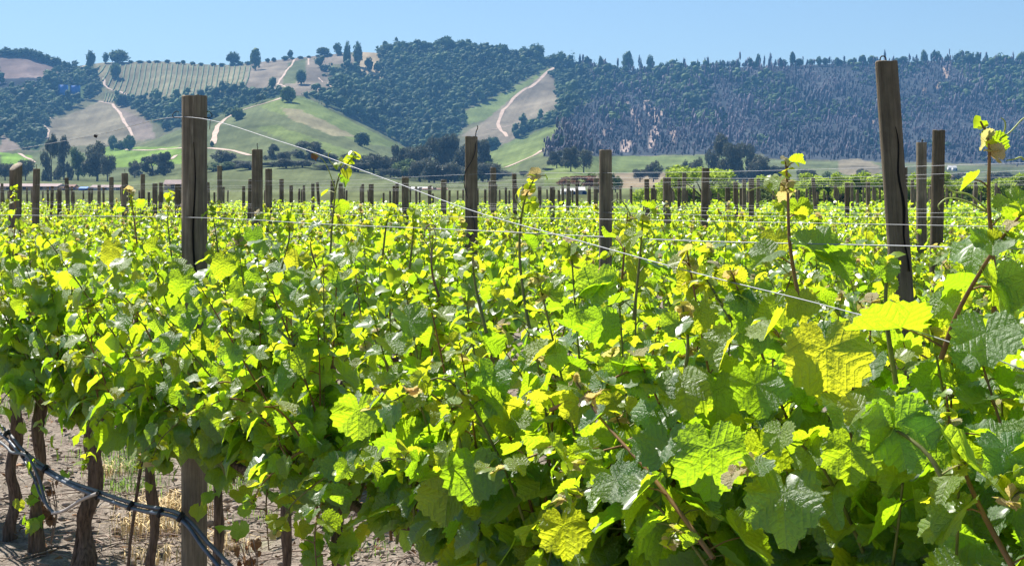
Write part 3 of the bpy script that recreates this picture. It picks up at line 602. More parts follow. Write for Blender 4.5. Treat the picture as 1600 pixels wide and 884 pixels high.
house(876, 888, 295, 0, 300, WALLW, WALLW, 'small white shed under the rust brown tree, leftmost of three', 'white_shed', 'shed'); house(889, 898, 294, 0, 298, WALLW, WALLW, 'small white shed under the rust brown tree, middle of three', 'white_shed', 'shed'); house(899, 914, 292, 0, 300, WALLW, WALLW, 'largest white shed under the rust brown tree, rightmost of three', 'white_shed', 'shed')
house(1481, 1487, 259, 266, 700, WALLW, WALLW, 'tiny white house at the foot of the right hill, left of two', 'white_house', 'house'); house(1488, 1494, 259, 267, 702, WALLW, WALLW, 'tiny white house at the foot of the right hill, right of two', 'white_house', 'house')
house(1485, 1515, 274, 281, 500, ROOFO, ROOFO, 'long low red roofed building right of the two tallest thin posts'); house(1044, 1056, 264, 270, 480, ROOFO, ROOFP, 'small reddish house by the bushes in the pale field')
for (x0, x1, y0, y1, lb) in [(96, 109, 135, 153, 'left one of two bright blue sheds in the wood on the left hill'), (114, 128, 136, 151, 'right one of two bright blue sheds in the wood on the left hill')]:
    p_ = at((x0 + x1) / 2, y1 - 1); D = p_.y; r = empty('blue_shed', p_); w = (x1 - x0) * D / F; h = (y1 - y0) * D / F; yy = -9
    m_ = MB(); m_.box((0, yy, h / 2), (w, 6, h)); obj('wall', m_.mesh('wall', BLUE), r); m_ = MB(); m_.box((0, yy, h + .2), (w + 1, 7, .4)); obj('roof', m_.mesh('roof', BLUED), r)
    m_ = MB(); m_.box((-w * .42, yy - 3.05, h / 2), (w * .16, .15, h)); obj('door', m_.mesh('door', BLUED), r); tag(r, lb, 'shed')

# ------------------------------------------------------------------ vineyard geometry
KX = .717                         # rows run along X + KX*Y = c
UL = math.hypot(1, KX); rowdir = Vector((-KX, 1, 0)) / UL     # away from the camera
rown = Vector((1, KX, 0)) / UL                                # away from the camera, across the rows
ROWC = [2.70 + 2.58 * i for i in range(34)]
def row_D(c, px): return c / ((px - CX) / F + KX)
def row_pt(c, px): D = row_D(c, px); return Vector(((px - CX) / F * D, D, 0))
def row_s(c, p_): return p_.x * rowdir.x + p_.y * rowdir.y
def row_at(c, s): return rown * (c / UL) + rowdir * s

# ---- leaf meshes
VEINS = [0, 52, -52, 108, -108]
def leaf_mesh(name, N, rings, seed, mat, fold=.35, droop=.5, lob=1.0, uv=True):
    r = random.Random(seed); A = [0, 26, 52, 80, 108, 142, 166, 180]; Rv = [1.0, 1 - .26 * lob, .93, 1 - .36 * lob, .74, .62, .52, .16]
    V = [(0, 0, 0)]; th = [-180 + 360 * i / N for i in range(N)]
    jit = [r.uniform(.9, 1.1) for _ in range(5)]; cup = r.uniform(-.35, .55); tw = r.uniform(-.5, .5); wv = r.uniform(.03, .10); ph = r.uniform(0, 6)
    def z_(x, y):
        rr = math.hypot(x, y); an = math.degrees(math.atan2(x, y)); k = min(range(5), key=lambda i: abs(an - VEINS[i])); dv = abs(an - VEINS[k])
        return (fold * abs(x) * .5 - droop * max(0, y) ** 2 * .7 - cup * rr * rr + tw * x * y + .045 * min(1, dv / 26) * rr * 2 + wv * math.sin(math.radians(an) * 5 + ph) * rr * rr * 2) * 1.0
    for q in range(1, rings + 1):
        f_ = (q / rings) ** .85
        for i, t in enumerate(th):
            R_ = np.interp(abs(t), A, Rv) * .62
            if q == rings and N >= 18: R_ *= 1 + (.055 if i % 2 else -.05) + r.uniform(-.02, .02)
            rr = R_ * f_; x, y = math.sin(math.radians(t)) * rr, math.cos(math.radians(t)) * rr
            V.append((x, y, z_(x, y)))
    T = []
    for i in range(N): T.append((0, 1 + (i + 1) % N, 1 + i))
    for q in range(rings - 1):
        for i in range(N):
            a_, b_ = 1 + q * N + i, 1 + q * N + (i + 1) % N; c_, d_ = a_ + N, b_ + N
            T += [(a_, b_, d_), (a_, d_, c_)]
    UVs = []
    for t in T:
        cx_, cy_ = sum(V[i][0] for i in t) / 3, sum(V[i][1] for i in t) / 3; an = math.degrees(math.atan2(cx_, cy_)); k = min(range(5), key=lambda i: abs(an - VEINS[i])); va = math.radians(VEINS[k])
        for i in t: x, y = V[i][0], V[i][1]; UVs.append((abs(x * math.cos(va) - y * math.sin(va)), x * math.sin(va) + y * math.cos(va)))
    if T and np.cross(np.subtract(V[T[0][1]], V[T[0][0]]), np.subtract(V[T[0][2]], V[T[0][0]]))[2] < 0: T = [t[::-1] for t in T]; UVs = [u for k in range(len(T)) for u in UVs[3 * k:3 * k + 3][::-1]]
    return mesh_np(name, V, T, mat, uv=UVs, smooth=True), (np.array(V), np.array(T))
L0, L1, L2 = {}, {}, []
for key, mt in (('g', LEAF), ('y', LEAFY), ('t', LEAFT)):
    L0[key] = [leaf_mesh('vine_leaf', 44, 3, 40 + i, mt, fold=random.uniform(.05, 1.1), droop=random.uniform(.1, 1.4), lob=random.uniform(.35, 1.0))[0] for i in range(10)]
    L1[key] = [leaf_mesh('vine_leaf', 22, 2, 60 + i, mt, fold=random.uniform(.05, 1.1), droop=random.uniform(.1, 1.4), lob=random.uniform(.35, 1.0))[0] for i in range(10)]
L2 = [leaf_mesh('x', 10, 1, 80 + i, LEAF, fold=random.uniform(.2, .8), droop=random.uniform(.3, 1.0))[1] for i in range(5)]
L3 = [(np.array([(0, -.15, 0), (.42, .1, .08), (.0, .6, -.12), (-.42, .1, .08)], float), np.array([(0, 1, 2), (0, 2, 3)]))]

def leaf_M(p_, out, droop, roll, size, rnd):
    """matrix of a leaf attached at p_ whose tip points along out, drooping"""
    o = Vector((out[0], out[1], 0)).normalized(); t = (o * math.cos(droop) - Vector((0, 0, 1)) * math.sin(droop)).normalized()
    s = o.cross(Vector((0, 0, 1))).normalized(); s.rotate(Matrix.Rotation(roll, 3, t)); n_ = s.cross(t).normalized()
    M = Matrix(((s.x, t.x, n_.x, p_.x), (s.y, t.y, n_.y, p_.y), (s.z, t.z, n_.z, p_.z), (0, 0, 0, 1)))
    return M @ Matrix.Diagonal((size, size, size, 1))

def shoot(pts, rnd, leaf=(.085, .15), young=.35, mb=None, rad=.0042, first=.02, step=.062, tip=True, lateral=.45, tendril=False, petk=3):
    """leaves (M, key) along a shoot; stem and stalks go into mb"""
    out = []; P_ = spline(pts, 5); L = [0]
    for a, b_ in zip(P_[:-1], P_[1:]): L.append(L[-1] + (b_ - a).length)
    tot = L[-1]
    def pos(d):
        for i in range(len(P_) - 1):
            if L[i + 1] >= d: return P_[i].lerp(P_[i + 1], (d - L[i]) / max(1e-6, L[i + 1] - L[i])), (P_[i + 1] - P_[i]).normalized()
        return P_[-1], (P_[-1] - P_[-2]).normalized()
    if mb is not None: mb.tube(P_, [rad * (1.15 - .75 * i / (len(P_) - 1)) for i in range(len(P_))], 5 if petk > 3 else 4, cap=False)
    d = first; side = rnd.choice((-1, 1)); base_az = math.atan2(KX, 1) + rnd.gauss(0, .55)
    while d < tot:
        q, tg = pos(d); u = d / tot; side = -side
        for rep in range(1 + (rnd.random() < lateral)):
            az = base_az + (0 if side > 0 else math.pi) + rnd.uniform(-.9, .9) + rep * 1.3; ot = Vector((math.cos(az), math.sin(az), 0))
            ln = (.035 + .05 * rnd.random()) * (1 - .6 * u) * (1 if not rep else .6)
            a = q + (ot * .8 + Vector((0, 0, 1)) * rnd.uniform(.1, .7)).normalized() * ln
            sz = (leaf[0] + (leaf[1] - leaf[0]) * rnd.random()) * (1.12 - .72 * u ** 1.6) * (1 if not rep else rnd.uniform(.5, .75))
            key = 'y' if rnd.random() < young * (.35 + 1.6 * u * u) or rep and rnd.random() < .3 else 'g'
            out.append((leaf_M(a, ot, rnd.triangular(-.15, 1.35, .42), rnd.gauss(0, .33), sz, rnd), key))
            if mb is not None: mb.tube([q, q.lerp(a, .5) + Vector((0, 0, .004)), a], [.0022, .0017, .0015], 3, cap=False)
        d += step * rnd.uniform(.75, 1.3) * (1 - .35 * u)
    if tip:
        q, tg = pos(tot)
        for i in range(7 if petk > 3 else 5):
            az = rnd.uniform(0, 6.28); ot = Vector((math.cos(az), math.sin(az), 0))
            out.append((leaf_M(q - tg * .012 * i, ot, rnd.uniform(-.9, .6), rnd.gauss(0, .5), rnd.uniform(.022, .045), rnd), 't' if rnd.random() < .65 else 'y'))
        if mb is not None and tendril:
            for k in range(2):
                q2, tg2 = pos(tot * rnd.uniform(.75, .97)); az = rnd.uniform(0, 6.28); o2 = Vector((math.cos(az), math.sin(az), 0))
                mb.tube(spline([q2, q2 + o2 * .02 + Vector((0, 0, .02)), q2 + o2 * .045 + Vector((0, 0, .03)), q2 + o2 * .07 + Vector((0, 0, .022)), q2 + o2 * .065 + Vector((0, 0, .01))], 4), [.0013] * 17, 3, cap=False)
    return out

def make_shoots(rnd, n_, span, sides=(-1, 1)):
    """control points of n_ shoots of a vine standing at the origin, in world axes"""
    res = []
    for i in range(n_):
        s = rnd.uniform(-span, span); a = rnd.uniform(-.05, .05); base = rowdir * s + rown * a + Vector((0, 0, .80 + rnd.uniform(-.06, .1)))
        sd_ = rnd.choice(sides); typ = rnd.random()
        if typ < .62:      # upright, sprawling at the top
            top = rnd.uniform(.55, .84); lean = rnd.gauss(0, .17) + .08 * sd_; al = rnd.gauss(0, .14)
            pts = [base, base + rown * lean * .3 + rowdir * al * .3 + Vector((0, 0, top * .35)), base + rown * lean * .75 + rowdir * al * .7 + Vector((0, 0, top * .7)), base + rown * lean * 1.15 + rowdir * al + Vector((0, 0, top))]
        elif typ < .85:    # arching outwards
            o = sd_ * rnd.uniform(.22, .42); top = rnd.uniform(.3, .6); al = rnd.gauss(0, .2)
            pts = [base, base + rown * o * .35 + rowdir * al * .3 + Vector((0, 0, top * .6)), base + rown * o * .75 + rowdir * al * .7 + Vector((0, 0, top)), base + rown * o * 1.2 + rowdir * al + Vector((0, 0, top * .92))]
        else:              # drooping skirt
            o = sd_ * rnd.uniform(.15, .33); al = rnd.gauss(0, .2); dz = rnd.uniform(-.06, .10)
            pts = [base, base + rown * o * .5 + rowdir * al * .5 + Vector((0, 0, .14)), base + rown * o + rowdir * al + Vector((0, 0, .05 - dz * .3)), base + rown * o * 1.15 + rowdir * al * 1.3 + Vector((0, 0, -.05 - dz))]
        res.append(pts)
    return res
def join_leaves(name, leaves, lod, rnd, mats=(LEAFS, LEAFYS)):
    Vs, Ts, ti, mi = [], [], [], []; n0 = 0
    for M, key in leaves:
        V, T = rnd.choice(lod); A_ = np.array(M)[:3]; W = V @ A_[:, :3].T + A_[:, 3]
        Vs.append(W); Ts.append(T + n0); n0 += len(V); ti.append(np.full(len(V), rnd.random())); mi.append(np.full(len(T), 0 if key == 'g' else 1))
    return mesh_np(name, np.concatenate(Vs), np.concatenate(Ts), list(mats), midx=np.concatenate(mi), tint=np.concatenate(ti), smooth=len(lod) > 1)
def trunk_mesh(rnd, pts, r0, name='trunk', k=14):
    P_ = spline(pts, 9); P_ = [q + Vector((math.sin(i * .55 + r0 * 900), math.cos(i * .7), 0)) * r0 * .35 for i, q in enumerate(P_)]; V = []; n_ = len(P_); ph = rnd.uniform(0, 6)
    for i, q in enumerate(P_):
        u = i / (n_ - 1); r_ = r0 * (1.3 - .5 * min(1, u * 3) + .25 * u * u + .12 * math.sin(u * 17 + ph))
        for j in range(k):
            a = 2 * math.pi * j / k; rr = r_ * (1 + .16 * math.sin(3 * a + u * 6 + ph) + .1 * math.sin(7 * a - u * 4) + rnd.uniform(-.1, .1)); V.append((q.x + math.cos(a) * rr, q.y + math.sin(a) * rr, q.z))
    Q = [(i * k + j, i * k + (j + 1) % k, (i + 1) * k + (j + 1) % k, (i + 1) * k + j) for i in range(n_ - 1) for j in range(k)]
    return mesh_np(name, V, Q, BARK, smooth=True)

# ---- first row: every vine with its trunk, shoots and separate leaves
c0 = ROWC[0]
TR = [(-150, 30, 'grape vine just outside the left of the picture in the nearest row', 0), (-60, 30, 'grape vine entering at the left edge of the nearest row', 5), (20, 34, 'dark trunked grape vine at far left where the hose enters', 10), (62, 30, 'grape vine in deep shade between the far left trunk and the thick one', 0),
      (132, 50, 'grape vine with the thickest, twisted trunk behind the looped hose', 30), (240, 28, 'grape vine with a bent trunk left of the tall post, small leaves sprouting on it', -10), (336, 26, 'grape vine just right of the tall post with a slim trunk', 8), (437, 27, 'grape vine with a slim bare trunk leaning right over open soil', 16),
      (524, 34, 'grape vine whose trunk is wrapped in young leaves', 4), (703, 40, 'grape vine whose stub of trunk shows at the bottom centre', 0), (800, 40, 'grape vine under the two sloping wires right of centre, nearest row', 0), (915, 40, 'grape vine in front of the pale topped post, nearest row', 0),
      (1050, 40, 'grape vine with the reddish stem running down through its leaves', 0), (1190, 40, 'grape vine carrying the tall shoot with a crown of buds', 0), (1345, 40, 'grape vine with large dark leaves left of the big leaning post', 0), (1515, 40, 'grape vine with the tallest curly shoot near the right edge', 0), (1700, 40, 'grape vine filling the lower right corner', 0), (1920, 40, 'grape vine beyond the right edge of the nearest row', 0)]
row1 = []
for k, (px, w, lb, dx) in enumerate(TR):
    rnd = random.Random(500 + k); p_ = row_pt(c0, px); D = p_.y; vx = empty('grape_vine', (p_.x, p_.y, 0))
    tag(vx, lb, 'grape vine', 'grape vines of the nearest row'); r0 = max(.018, min(.04, w / 2 * D / F * .55))
    lean = dx * D / F; pts = [Vector((-lean * .2, 0, -.04)), Vector((rnd.uniform(-.02, .02), .01, .22)), Vector((lean * .4 + rnd.uniform(-.015, .015), 0, .5)), Vector((lean, 0, .84))]
    obj('trunk', trunk_mesh(rnd, pts, r0), vx)
    if px in (62, 132, -60): obj('trunk', trunk_mesh(rnd, [q + Vector((-.07 + (.03 * i), .05, 0)) for i, q in enumerate(pts)], r0 * .5), vx)
    m_ = MB(); m_.tube([rowdir * -.33 + Vector((0, 0, .80)), rowdir * -.12 + Vector((0, 0, .83)), Vector((lean, 0, .80)), rowdir * .14 + Vector((0, 0, .84)), rowdir * .33 + Vector((0, 0, .81))], [.012, .018, .028, .018, .012], 7); obj('arm', m_.mesh('arm', BARK, True), vx)
    near = D < 4.6; leaves = []
    for pts in make_shoots(rnd, 14 if D > 4 else 13, .33):
        m_ = MB(); big = max(0, 4.2 - D) * .011; lv = shoot(pts, rnd, (.085 + big, .15 + big * 1.5), mb=m_, petk=4 if near else 3, rad=.0045)
        obj('shoot', m_.mesh('shoot', STEM if rnd.random() < .6 else STEMR, True), vx); leaves += lv
    zl = float(np.interp(px, [0, 240, 330, 437, 560, 700, 800], [.60, .66, .72, .82, .80, .70, .5]))
    leaves = [q for q in leaves if q[0].translation.z > zl + .03]
    row1.append((vx, p_, leaves, near, rnd))
# hand-placed shoots that stand out in the photograph: points (px, py) in the plane of the row, distance offset, leaf size
HERO = [([(1552, 560), (1553, 430), (1545, 320), (1545, 225), (1532, 190)], -.02, (.07, .12), .13), ([(1282, 560), (1250, 470), (1234, 380), (1231, 300), (1227, 248)], -.05, (.06, .10), .10), ([(850, 600), (825, 500), (812, 400), (818, 320), (838, 272)], -.03, (.04, .08), .085),
        ([(516, 400), (521, 330), (530, 275), (556, 240)], 0, (.04, .06), .07), ([(968, 480), (975, 400), (981, 330)], -.05, (.05, .08), .08), ([(990, 500), (1000, 400), (1006, 322)], -.1, (.05, .09), .08), ([(440, 420), (452, 370), (449, 328)], 0, (.05, .08), .07),
        ([(500, 430), (486, 390), (488, 345)], .05, (.05, .08), .07), ([(598, 400), (604, 350), (612, 322)], 0, (.04, .06), .07), ([(640, 420), (646, 360), (645, 335)], 0, (.04, .06), .07), ([(214, 380), (208, 330), (203, 296)], 0, (.05, .08), .07), ([(345, 430), (338, 370), (330, 318)], .02, (.05, .08), .07),
        ([(268, 400), (262, 340), (266, 300)], -.05, (.05, .07), .07), ([(20, 400), (24, 340), (24, 292)], 0, (.05, .07), .07), ([(1115, 872), (1020, 745), (940, 655), (893, 585)], -.32, (.08, .13), .14), ([(1590, 900), (1530, 790), (1490, 690), (1478, 615)], -.3, (.10, .16), .13),
        ([(1360, 740), (1300, 630), (1250, 560), (1190, 500)], -.25, (.11, .17), .12), ([(460, 540), (420, 500), (380, 462)], -.2, (.06, .1), .09), ([(1400, 600), (1385, 500), (1386, 430), (1400, 400)], -.1, (.06, .09), .12), ([(1470, 560), (1500, 480), (1560, 380), (1600, 330)], -.15, (.09, .15), .12),
        ([(1180, 560), (1130, 480), (1100, 430)], -.15, (.07, .12), .1), ([(760, 520), (742, 440), (738, 380)], -.1, (.05, .09), .09), ([(700, 500), (676, 430), (676, 365)], .02, (.04, .06), .09), ([(1060, 640), (1075, 540), (1065, 470)], -.2, (.07, .12), .1), ([(640, 640), (600, 560), (570, 500)], -.2, (.07, .11), .1),
        ([(860, 640), (940, 600), (960, 540)], -.2, (.08, .12), .1), ([(1480, 760), (1440, 700), (1350, 640)], -.35, (.10, .16), .12), ([(700, 760), (720, 700), (700, 640)], -.25, (.08, .13), .1), ([(470, 740), (440, 700), (432, 655)], -.2, (.05, .08), .07)]
for k, (pp, off, lf, st) in enumerate(HERO):
    rnd = random.Random(900 + k); pts = []
    c = c0 + off * UL
    for px, py in pp: D = row_D(c, px); pts.append(P(px, py, D))
    vi = min(range(len(row1)), key=lambda i: (row1[i][1] - Vector((pts[0].x, pts[0].y, 0))).length); vx = row1[vi][0]; o = vx.location; m_ = MB()
    lv = shoot([q - o for q in pts], rnd, lf, young=.6, mb=m_, petk=4, rad=.0048 if st > .08 else .0035, step=st * .9, lateral=.15)
    obj('shoot', m_.mesh('shoot', STEMR if k in (0, 14, 15, 16) or k % 3 == 1 else STEM, True), vx); row1[vi][2].extend(lv)
# single leaves that stand out: px, py, width in px, in front of the row by, tip direction, droop, roll, kind
HL = [(1583, 318, 95, .02, (.7, -.6), .75, .5, 'y'), (1211, 372, 56, 0, (-.3, -1), 1.25, 0, 'y'), (1247, 322, 46, 0, (.4, -1), 1.2, .2, 'y'), (1226, 318, 40, 0, (-.6, -.8), 1.0, -.2, 'y'), (1205, 280, 34, 0, (-.5, -.8), .9, .3, 'y'), (1240, 252, 24, 0, (1, -.4), .4, 0, 'y'),
      (1262, 385, 105, .05, (1, -.5), .35, .3, 'g'), (1300, 400, 85, .05, (1, .2), .5, -.4, 'g'), (1210, 478, 84, .1, (-.4, -1), 1.2, 0, 'y'), (1290, 545, 155, .25, (0, -1), 1.25, .1, 'y'), (1250, 470, 70, .1, (.3, -1), 1.1, .2, 'y'), (1540, 520, 130, .2, (-.3, -1), .8, 0, 'g'), (1525, 380, 95, .08, (-.6, -.7), .5, .2, 'g'),
      (935, 435, 80, .1, (-.2, -1), 1.3, .1, 'g'), (938, 500, 80, .15, (.2, -1), 1.35, -.1, 'g'), (1225, 770, 150, .35, (-.2, -1), .7, .1, 'g'), (1190, 700, 110, .3, (.6, -.8), 1.2, .1, 'y'), (1110, 700, 150, .32, (.2, -1), 1.3, .2, 'g'), (1400, 660, 140, .35, (.3, -1), 1.1, .3, 'g'), (1330, 700, 110, .32, (-.2, -1), 1.35, 0, 'y'), (1460, 660, 90, .3, (-.5, -.8), 1.1, .5, 'y'),
      (829, 318, 34, 0, (.5, -1), 1.1, .6, 'y'), (541, 268, 24, 0, (.6, -.8), 1.0, .3, 'y'), (536, 250, 20, 0, (-.6, -.8), .9, 0, 'y'), (1000, 348, 40, 0, (.6, -.8), 1.1, 0, 'y'), (975, 360, 40, 0, (-.8, -.6), 1.0, 0, 'y'), (1015, 325, 30, 0, (.8, -.4), .5, 0, 'y'), (1078, 435, 60, .1, (.2, -1), 1.2, 0, 'y'), (380, 455, 62, .15, (-.3, -1), 1.2, 0, 'y'), (395, 365, 40, 0, (.3, -1), 1.2, 0, 'g'),
      (640, 500, 90, .15, (1, -.6), .7, .3, 'g'), (770, 585, 90, .2, (-.4, -1), 1.1, 0, 'g'), (905, 630, 72, .25, (-.1, -1), 1.3, .2, 'y'), (915, 710, 70, .3, (0, -1), 1.35, .3, 'y'), (1180, 600, 110, .28, (.2, -1), .9, 0, 'g'), (740, 730, 110, .25, (0, -1), 1.3, 0, 'g'), (560, 640, 90, .2, (0, -1), 1.4, 0, 'g'), (700, 770, 100, .25, (-.3, -1), 1.2, .2, 'y'),
      (1040, 690, 110, .32, (-.5, -.9), .6, .2, 'g'), (880, 820, 100, .3, (.4, -1), 1.1, 0, 'y'), (1570, 700, 120, .35, (.2, -1), .6, 0, 'g'), (1560, 440, 110, .1, (.5, -1), 1.2, 0, 'y'), (1385, 440, 44, .05, (-.4, -1), 1.2, 0, 'y'), (1478, 470, 70, .1, (-.5, -1), 1.1, .3, 'y'), (210, 450, 50, .1, (.5, -1), 1.1, .4, 'g'), (300, 560, 52, .15, (-.3, -1), 1.2, 0, 'y'), (480, 560, 60, .15, (-.3, -1), 1.2, .3, 'y')]
r9 = random.Random(4)
for i in range(26): HL.append((r9.uniform(270, 342), 415 + i * 10.5, r9.uniform(44, 62), r9.uniform(.10, .17), (r9.uniform(-.9, .9), -1), r9.uniform(.3, 1.3), r9.gauss(0, .35), 'g' if r9.random() < .7 else 'y'))
for i in range(60): HL.append((r9.uniform(0, 560), r9.uniform(375, 470), r9.uniform(34, 50), r9.uniform(-.05, .15), (r9.uniform(-1, .4), -1), r9.uniform(.1, 1.2), r9.gauss(0, .35), 'g' if r9.random() < .6 else 'y'))
for k, (px, py, wpx, off, out, dr, ro, key) in enumerate(HL):
    rnd = random.Random(1200 + k); c = c0 - off * UL; D = row_D(c, px); q = P(px, py, D); vi = min(range(len(row1)), key=lambda i: (row1[i][1] - Vector((q.x, q.y, 0))).length); o = row1[vi][0].location
    row1[vi][2].append((leaf_M(q - o, out, dr, ro, wpx * D / F * .86, rnd), key))
# curling tendrils at the top of the tallest shoots
for pp, off in [([(1547, 332), (1515, 305), (1490, 300), (1476, 290), (1478, 300)], 0), ([(1547, 334), (1510, 315), (1482, 310), (1467, 320), (1468, 328)], 0), ([(1544, 245), (1560, 222), (1580, 205), (1598, 186), (1612, 180)], 0), ([(1562, 220), (1570, 203), (1570, 190), (1564, 184)], 0), ([(1600, 250), (1595, 246), (1585, 249), (1572, 251)], 0),
                ([(1234, 330), (1210, 305), (1190, 293), (1168, 299)], 0), ([(985, 335), (975, 318), (965, 312), (956, 316)], 0), ([(1010, 340), (1025, 325), (1035, 322), (1040, 330)], 0), ([(820, 335), (808, 315), (806, 305), (815, 298)], 0), ([(525, 300), (515, 270), (505, 250), (490, 240)], 0), ([(1234, 430), (1205, 400), (1190, 380)], .05), ([(528, 265), (516, 252), (513, 242), (517, 236)], 0)]:
    D = row_D(c0 - off, pp[0][0]); qs = [P(x, y, D) for x, y in pp]; vi = min(range(len(row1)), key=lambda i: (row1[i][1] - Vector((qs[0].x, qs[0].y, 0))).length); o = row1[vi][0].location
    m_ = MB(); P_ = spline([q - o for q in qs], 6); m_.tube(P_, [.0021 - .0011 * i / len(P_) for i in range(len(P_))], 5); obj('tendril', m_.mesh('tendril', STEMG, True), row1[vi][0])
# leaves sprouting low on some trunks
for px, py, n_, sp in [(248, 735, 10, .05), (228, 715, 3, .03), (348, 775, 8, .06), (520, 812, 26, .07), (535, 850, 14, .05), (50, 800, 8, .05), (330, 690, 8, .08), (75, 690, 12, .09)]:
    rnd = random.Random(px); D = row_D(c0 - .05, px); q = P(px, py, D); vi = min(range(len(row1)), key=lambda i: (row1[i][1] - Vector((q.x, q.y, 0))).length); o = row1[vi][0].location
    for i in range(n_):
        a = q - o + Vector((rnd.gauss(0, sp), rnd.gauss(0, sp * .6), rnd.gauss(0, sp * 1.3))); az = rnd.uniform(0, 6.28)
        row1[vi][2].append((leaf_M(a, (math.cos(az), math.sin(az)), rnd.uniform(.3, 1.4), rnd.gauss(0, .4), rnd.uniform(.05, .085), rnd), 'g' if rnd.random() < .7 else 'y'))
for vx, p_, leaves, near, rnd in row1:
    if len(leaves) > 300:
        leaves.sort(key=lambda q: -q[0].to_scale()[0]); rest = leaves[300:]; leaves = leaves[:300]
        tag(obj('leaf', join_leaves('small_leaves', rest, L2, rnd), vx), kind='stuff')
    LM = L0 if near else L1
    for M, key in leaves: obj('leaf', rnd.choice(LM[key]), vx, M)

# ---- rows two to four: shared vine shapes, top leaves separate, the rest joined; further rows wholly joined
def proto_vine(seed, n_, span, lod, step=.062, stems=True):
    rnd = random.Random(seed); lv = []; m_ = MB()
    for pts in make_shoots(rnd, n_, span): lv += shoot(pts, rnd, (.085, .145), young=.4, mb=m_ if stems else None, step=step)
    lv.sort(key=lambda q: -q[0].translation.z)
    return lv, (m_.mesh('shoots', STEM, True) if stems else None), rnd
TRKP = [trunk_mesh(random.Random(i), [Vector((0, 0, -.04)), Vector((.02, .01, .25)), Vector((-.015, 0, .55)), Vector((0, 0, .86))], .032) for i in range(3)]
protA = []
for i in range(4):
    lv, st, rnd = proto_vine(2000 + i, 15, .40, L2); protA.append((lv, st, {}))
def protA_mass(i, ntop):
    lv, st, d = protA[i]
    if ntop not in d: d[ntop] = join_leaves('leaves', lv[ntop:], L2, random.Random(i))
    return lv[:ntop], st, d[ntop]
protB = []
for i in range(6):
    lv, st, rnd = proto_vine(3000 + i, 15, .5, L2, .07, stems=(i < 6)); protB.append((join_leaves('leaves', lv, L2, rnd), st))
ORD = ['nearest', 'second', 'third', 'fourth', 'fifth', 'sixth', 'seventh', 'eighth', 'ninth', 'tenth', 'eleventh', 'twelfth', 'thirteenth', 'fourteenth']
nv = len(row1); lastrow = 0; DEND = 78
for ri in range(1, 12):
    c = ROWC[ri]; sp = .8 if ri < 4 else .95
    sA, sB = row_s(c, row_pt(c, 1680)), row_s(c, row_pt(c, -40)) if row_D(c, -40) > 0 else 0
    if sB < sA or row_D(c, -60) < 0: sB = sA + 60
    smax = sA + (60 if ri > 7 else 1e9); s = sA - random.uniform(0, .5); ntop = {1: 120, 2: 80, 3: 50}.get(ri, 0)
    while s < sB:
        p_ = row_at(c, s)
        if p_.y > DEND: break
        if nv >= 300: break
        rnd = random.Random(int(ri * 1000 + s * 10)); vx = empty('grape_vine', (p_.x + rnd.uniform(-.04, .04), p_.y, 0))
        tag(vx, ('%s row grape vine ' % ORD[ri]) + between(p_.x / p_.y * F + CX), 'grape vine', 'grape vines of the %s row' % ORD[ri])
        sc_ = rnd.uniform(.93, 1.07); fl = Matrix.Rotation(math.pi * rnd.randint(0, 1), 4, 'Z') @ Matrix.Scale(sc_, 4)
        obj('trunk', rnd.choice(TRKP), vx)
        if ntop:
            tops, st, mass = protA_mass(rnd.randrange(4), ntop)
            tag(obj('leaf', mass, vx, fl), kind='stuff'); obj('shoot', st, vx, fl)
            for M, key in tops: obj('leaf', rnd.choice(L1[key]), vx, fl @ M)
        else:
            mass, st = rnd.choice(protB); tag(obj('leaf', mass, vx, fl), kind='stuff'); obj('shoot', st, vx, fl)
        nv += 1; s += sp * rnd.uniform(.9, 1.1)
    lastrow = ri; lasts = s
    if nv >= 300: break
# the rest of the vineyard as one mass of leaves
Cs = []
for ri in range(lastrow, len(ROWC)):
    c = ROWC[ri]; s0 = row_s(c, row_pt(c, 1900)) if ri > lastrow else lasts
    for s in np.arange(s0, s0 + 130, .5):
        p_ = row_at(c, s)
        if p_.y > DEND: break
        if p_.x / p_.y * F + CX < -250: break
        d = p_.y; n_ = int(np.interp(d, [20, 40, 80], [85, 62, 40]))
        q = np.empty((n_, 3)); sr = rs.uniform(-.25, .25, n_); sn = rs.normal(0, .2, n_)
        q[:, 0] = p_.x + rowdir.x * sr + rown.x * sn; q[:, 1] = p_.y + rowdir.y * sr + rown.y * sn; q[:, 2] = .95 + .65 * rs.rand(n_) ** .6 + (rs.rand(n_) < .06) * rs.rand(n_) * .22 - np.abs(sn) * .3
        Cs.append(q)
Cc = np.concatenate(Cs); n_ = len(Cc)
t = rs.normal(0, 1, (n_, 3)); t[:, 2] = -np.abs(t[:, 2]) * .7; t /= np.linalg.norm(t, axis=1)[:, None]
nn = rs.normal(0, .55, (n_, 3)) + np.array((0, 0, 1)); sd_ = np.cross(t, nn); sd_ /= np.linalg.norm(sd_, axis=1)[:, None]; nn = np.cross(sd_, t)
sz = np.interp(Cc[:, 1], [20, 80], [.12, .17])[:, None] * (.7 + .6 * rs.rand(n_, 1))
V = np.stack([Cc - t * sz * .15, Cc + sd_ * sz * .45 + t * sz * .15 + nn * sz * .1, Cc + t * sz * .6, Cc - sd_ * sz * .45 + t * sz * .15 + nn * sz * .1], 1)
T = np.array([(0, 1, 2), (0, 2, 3)])[None] + (np.arange(n_) * 4)[:, None, None]
yg = rs.rand(n_) < .30
far = obj('distant_vine_rows', mesh_np('distant_vine_rows', V.reshape(-1, 3), T.reshape(-1, 3), [LEAFS, LEAFYS], midx=np.repeat(yg.astype(int), 2), tint=np.repeat(rs.rand(n_), 4)))
tag(far, 'far vine rows merging into one bright green carpet of leaves up to the trees', 'vine rows', kind='stuff')

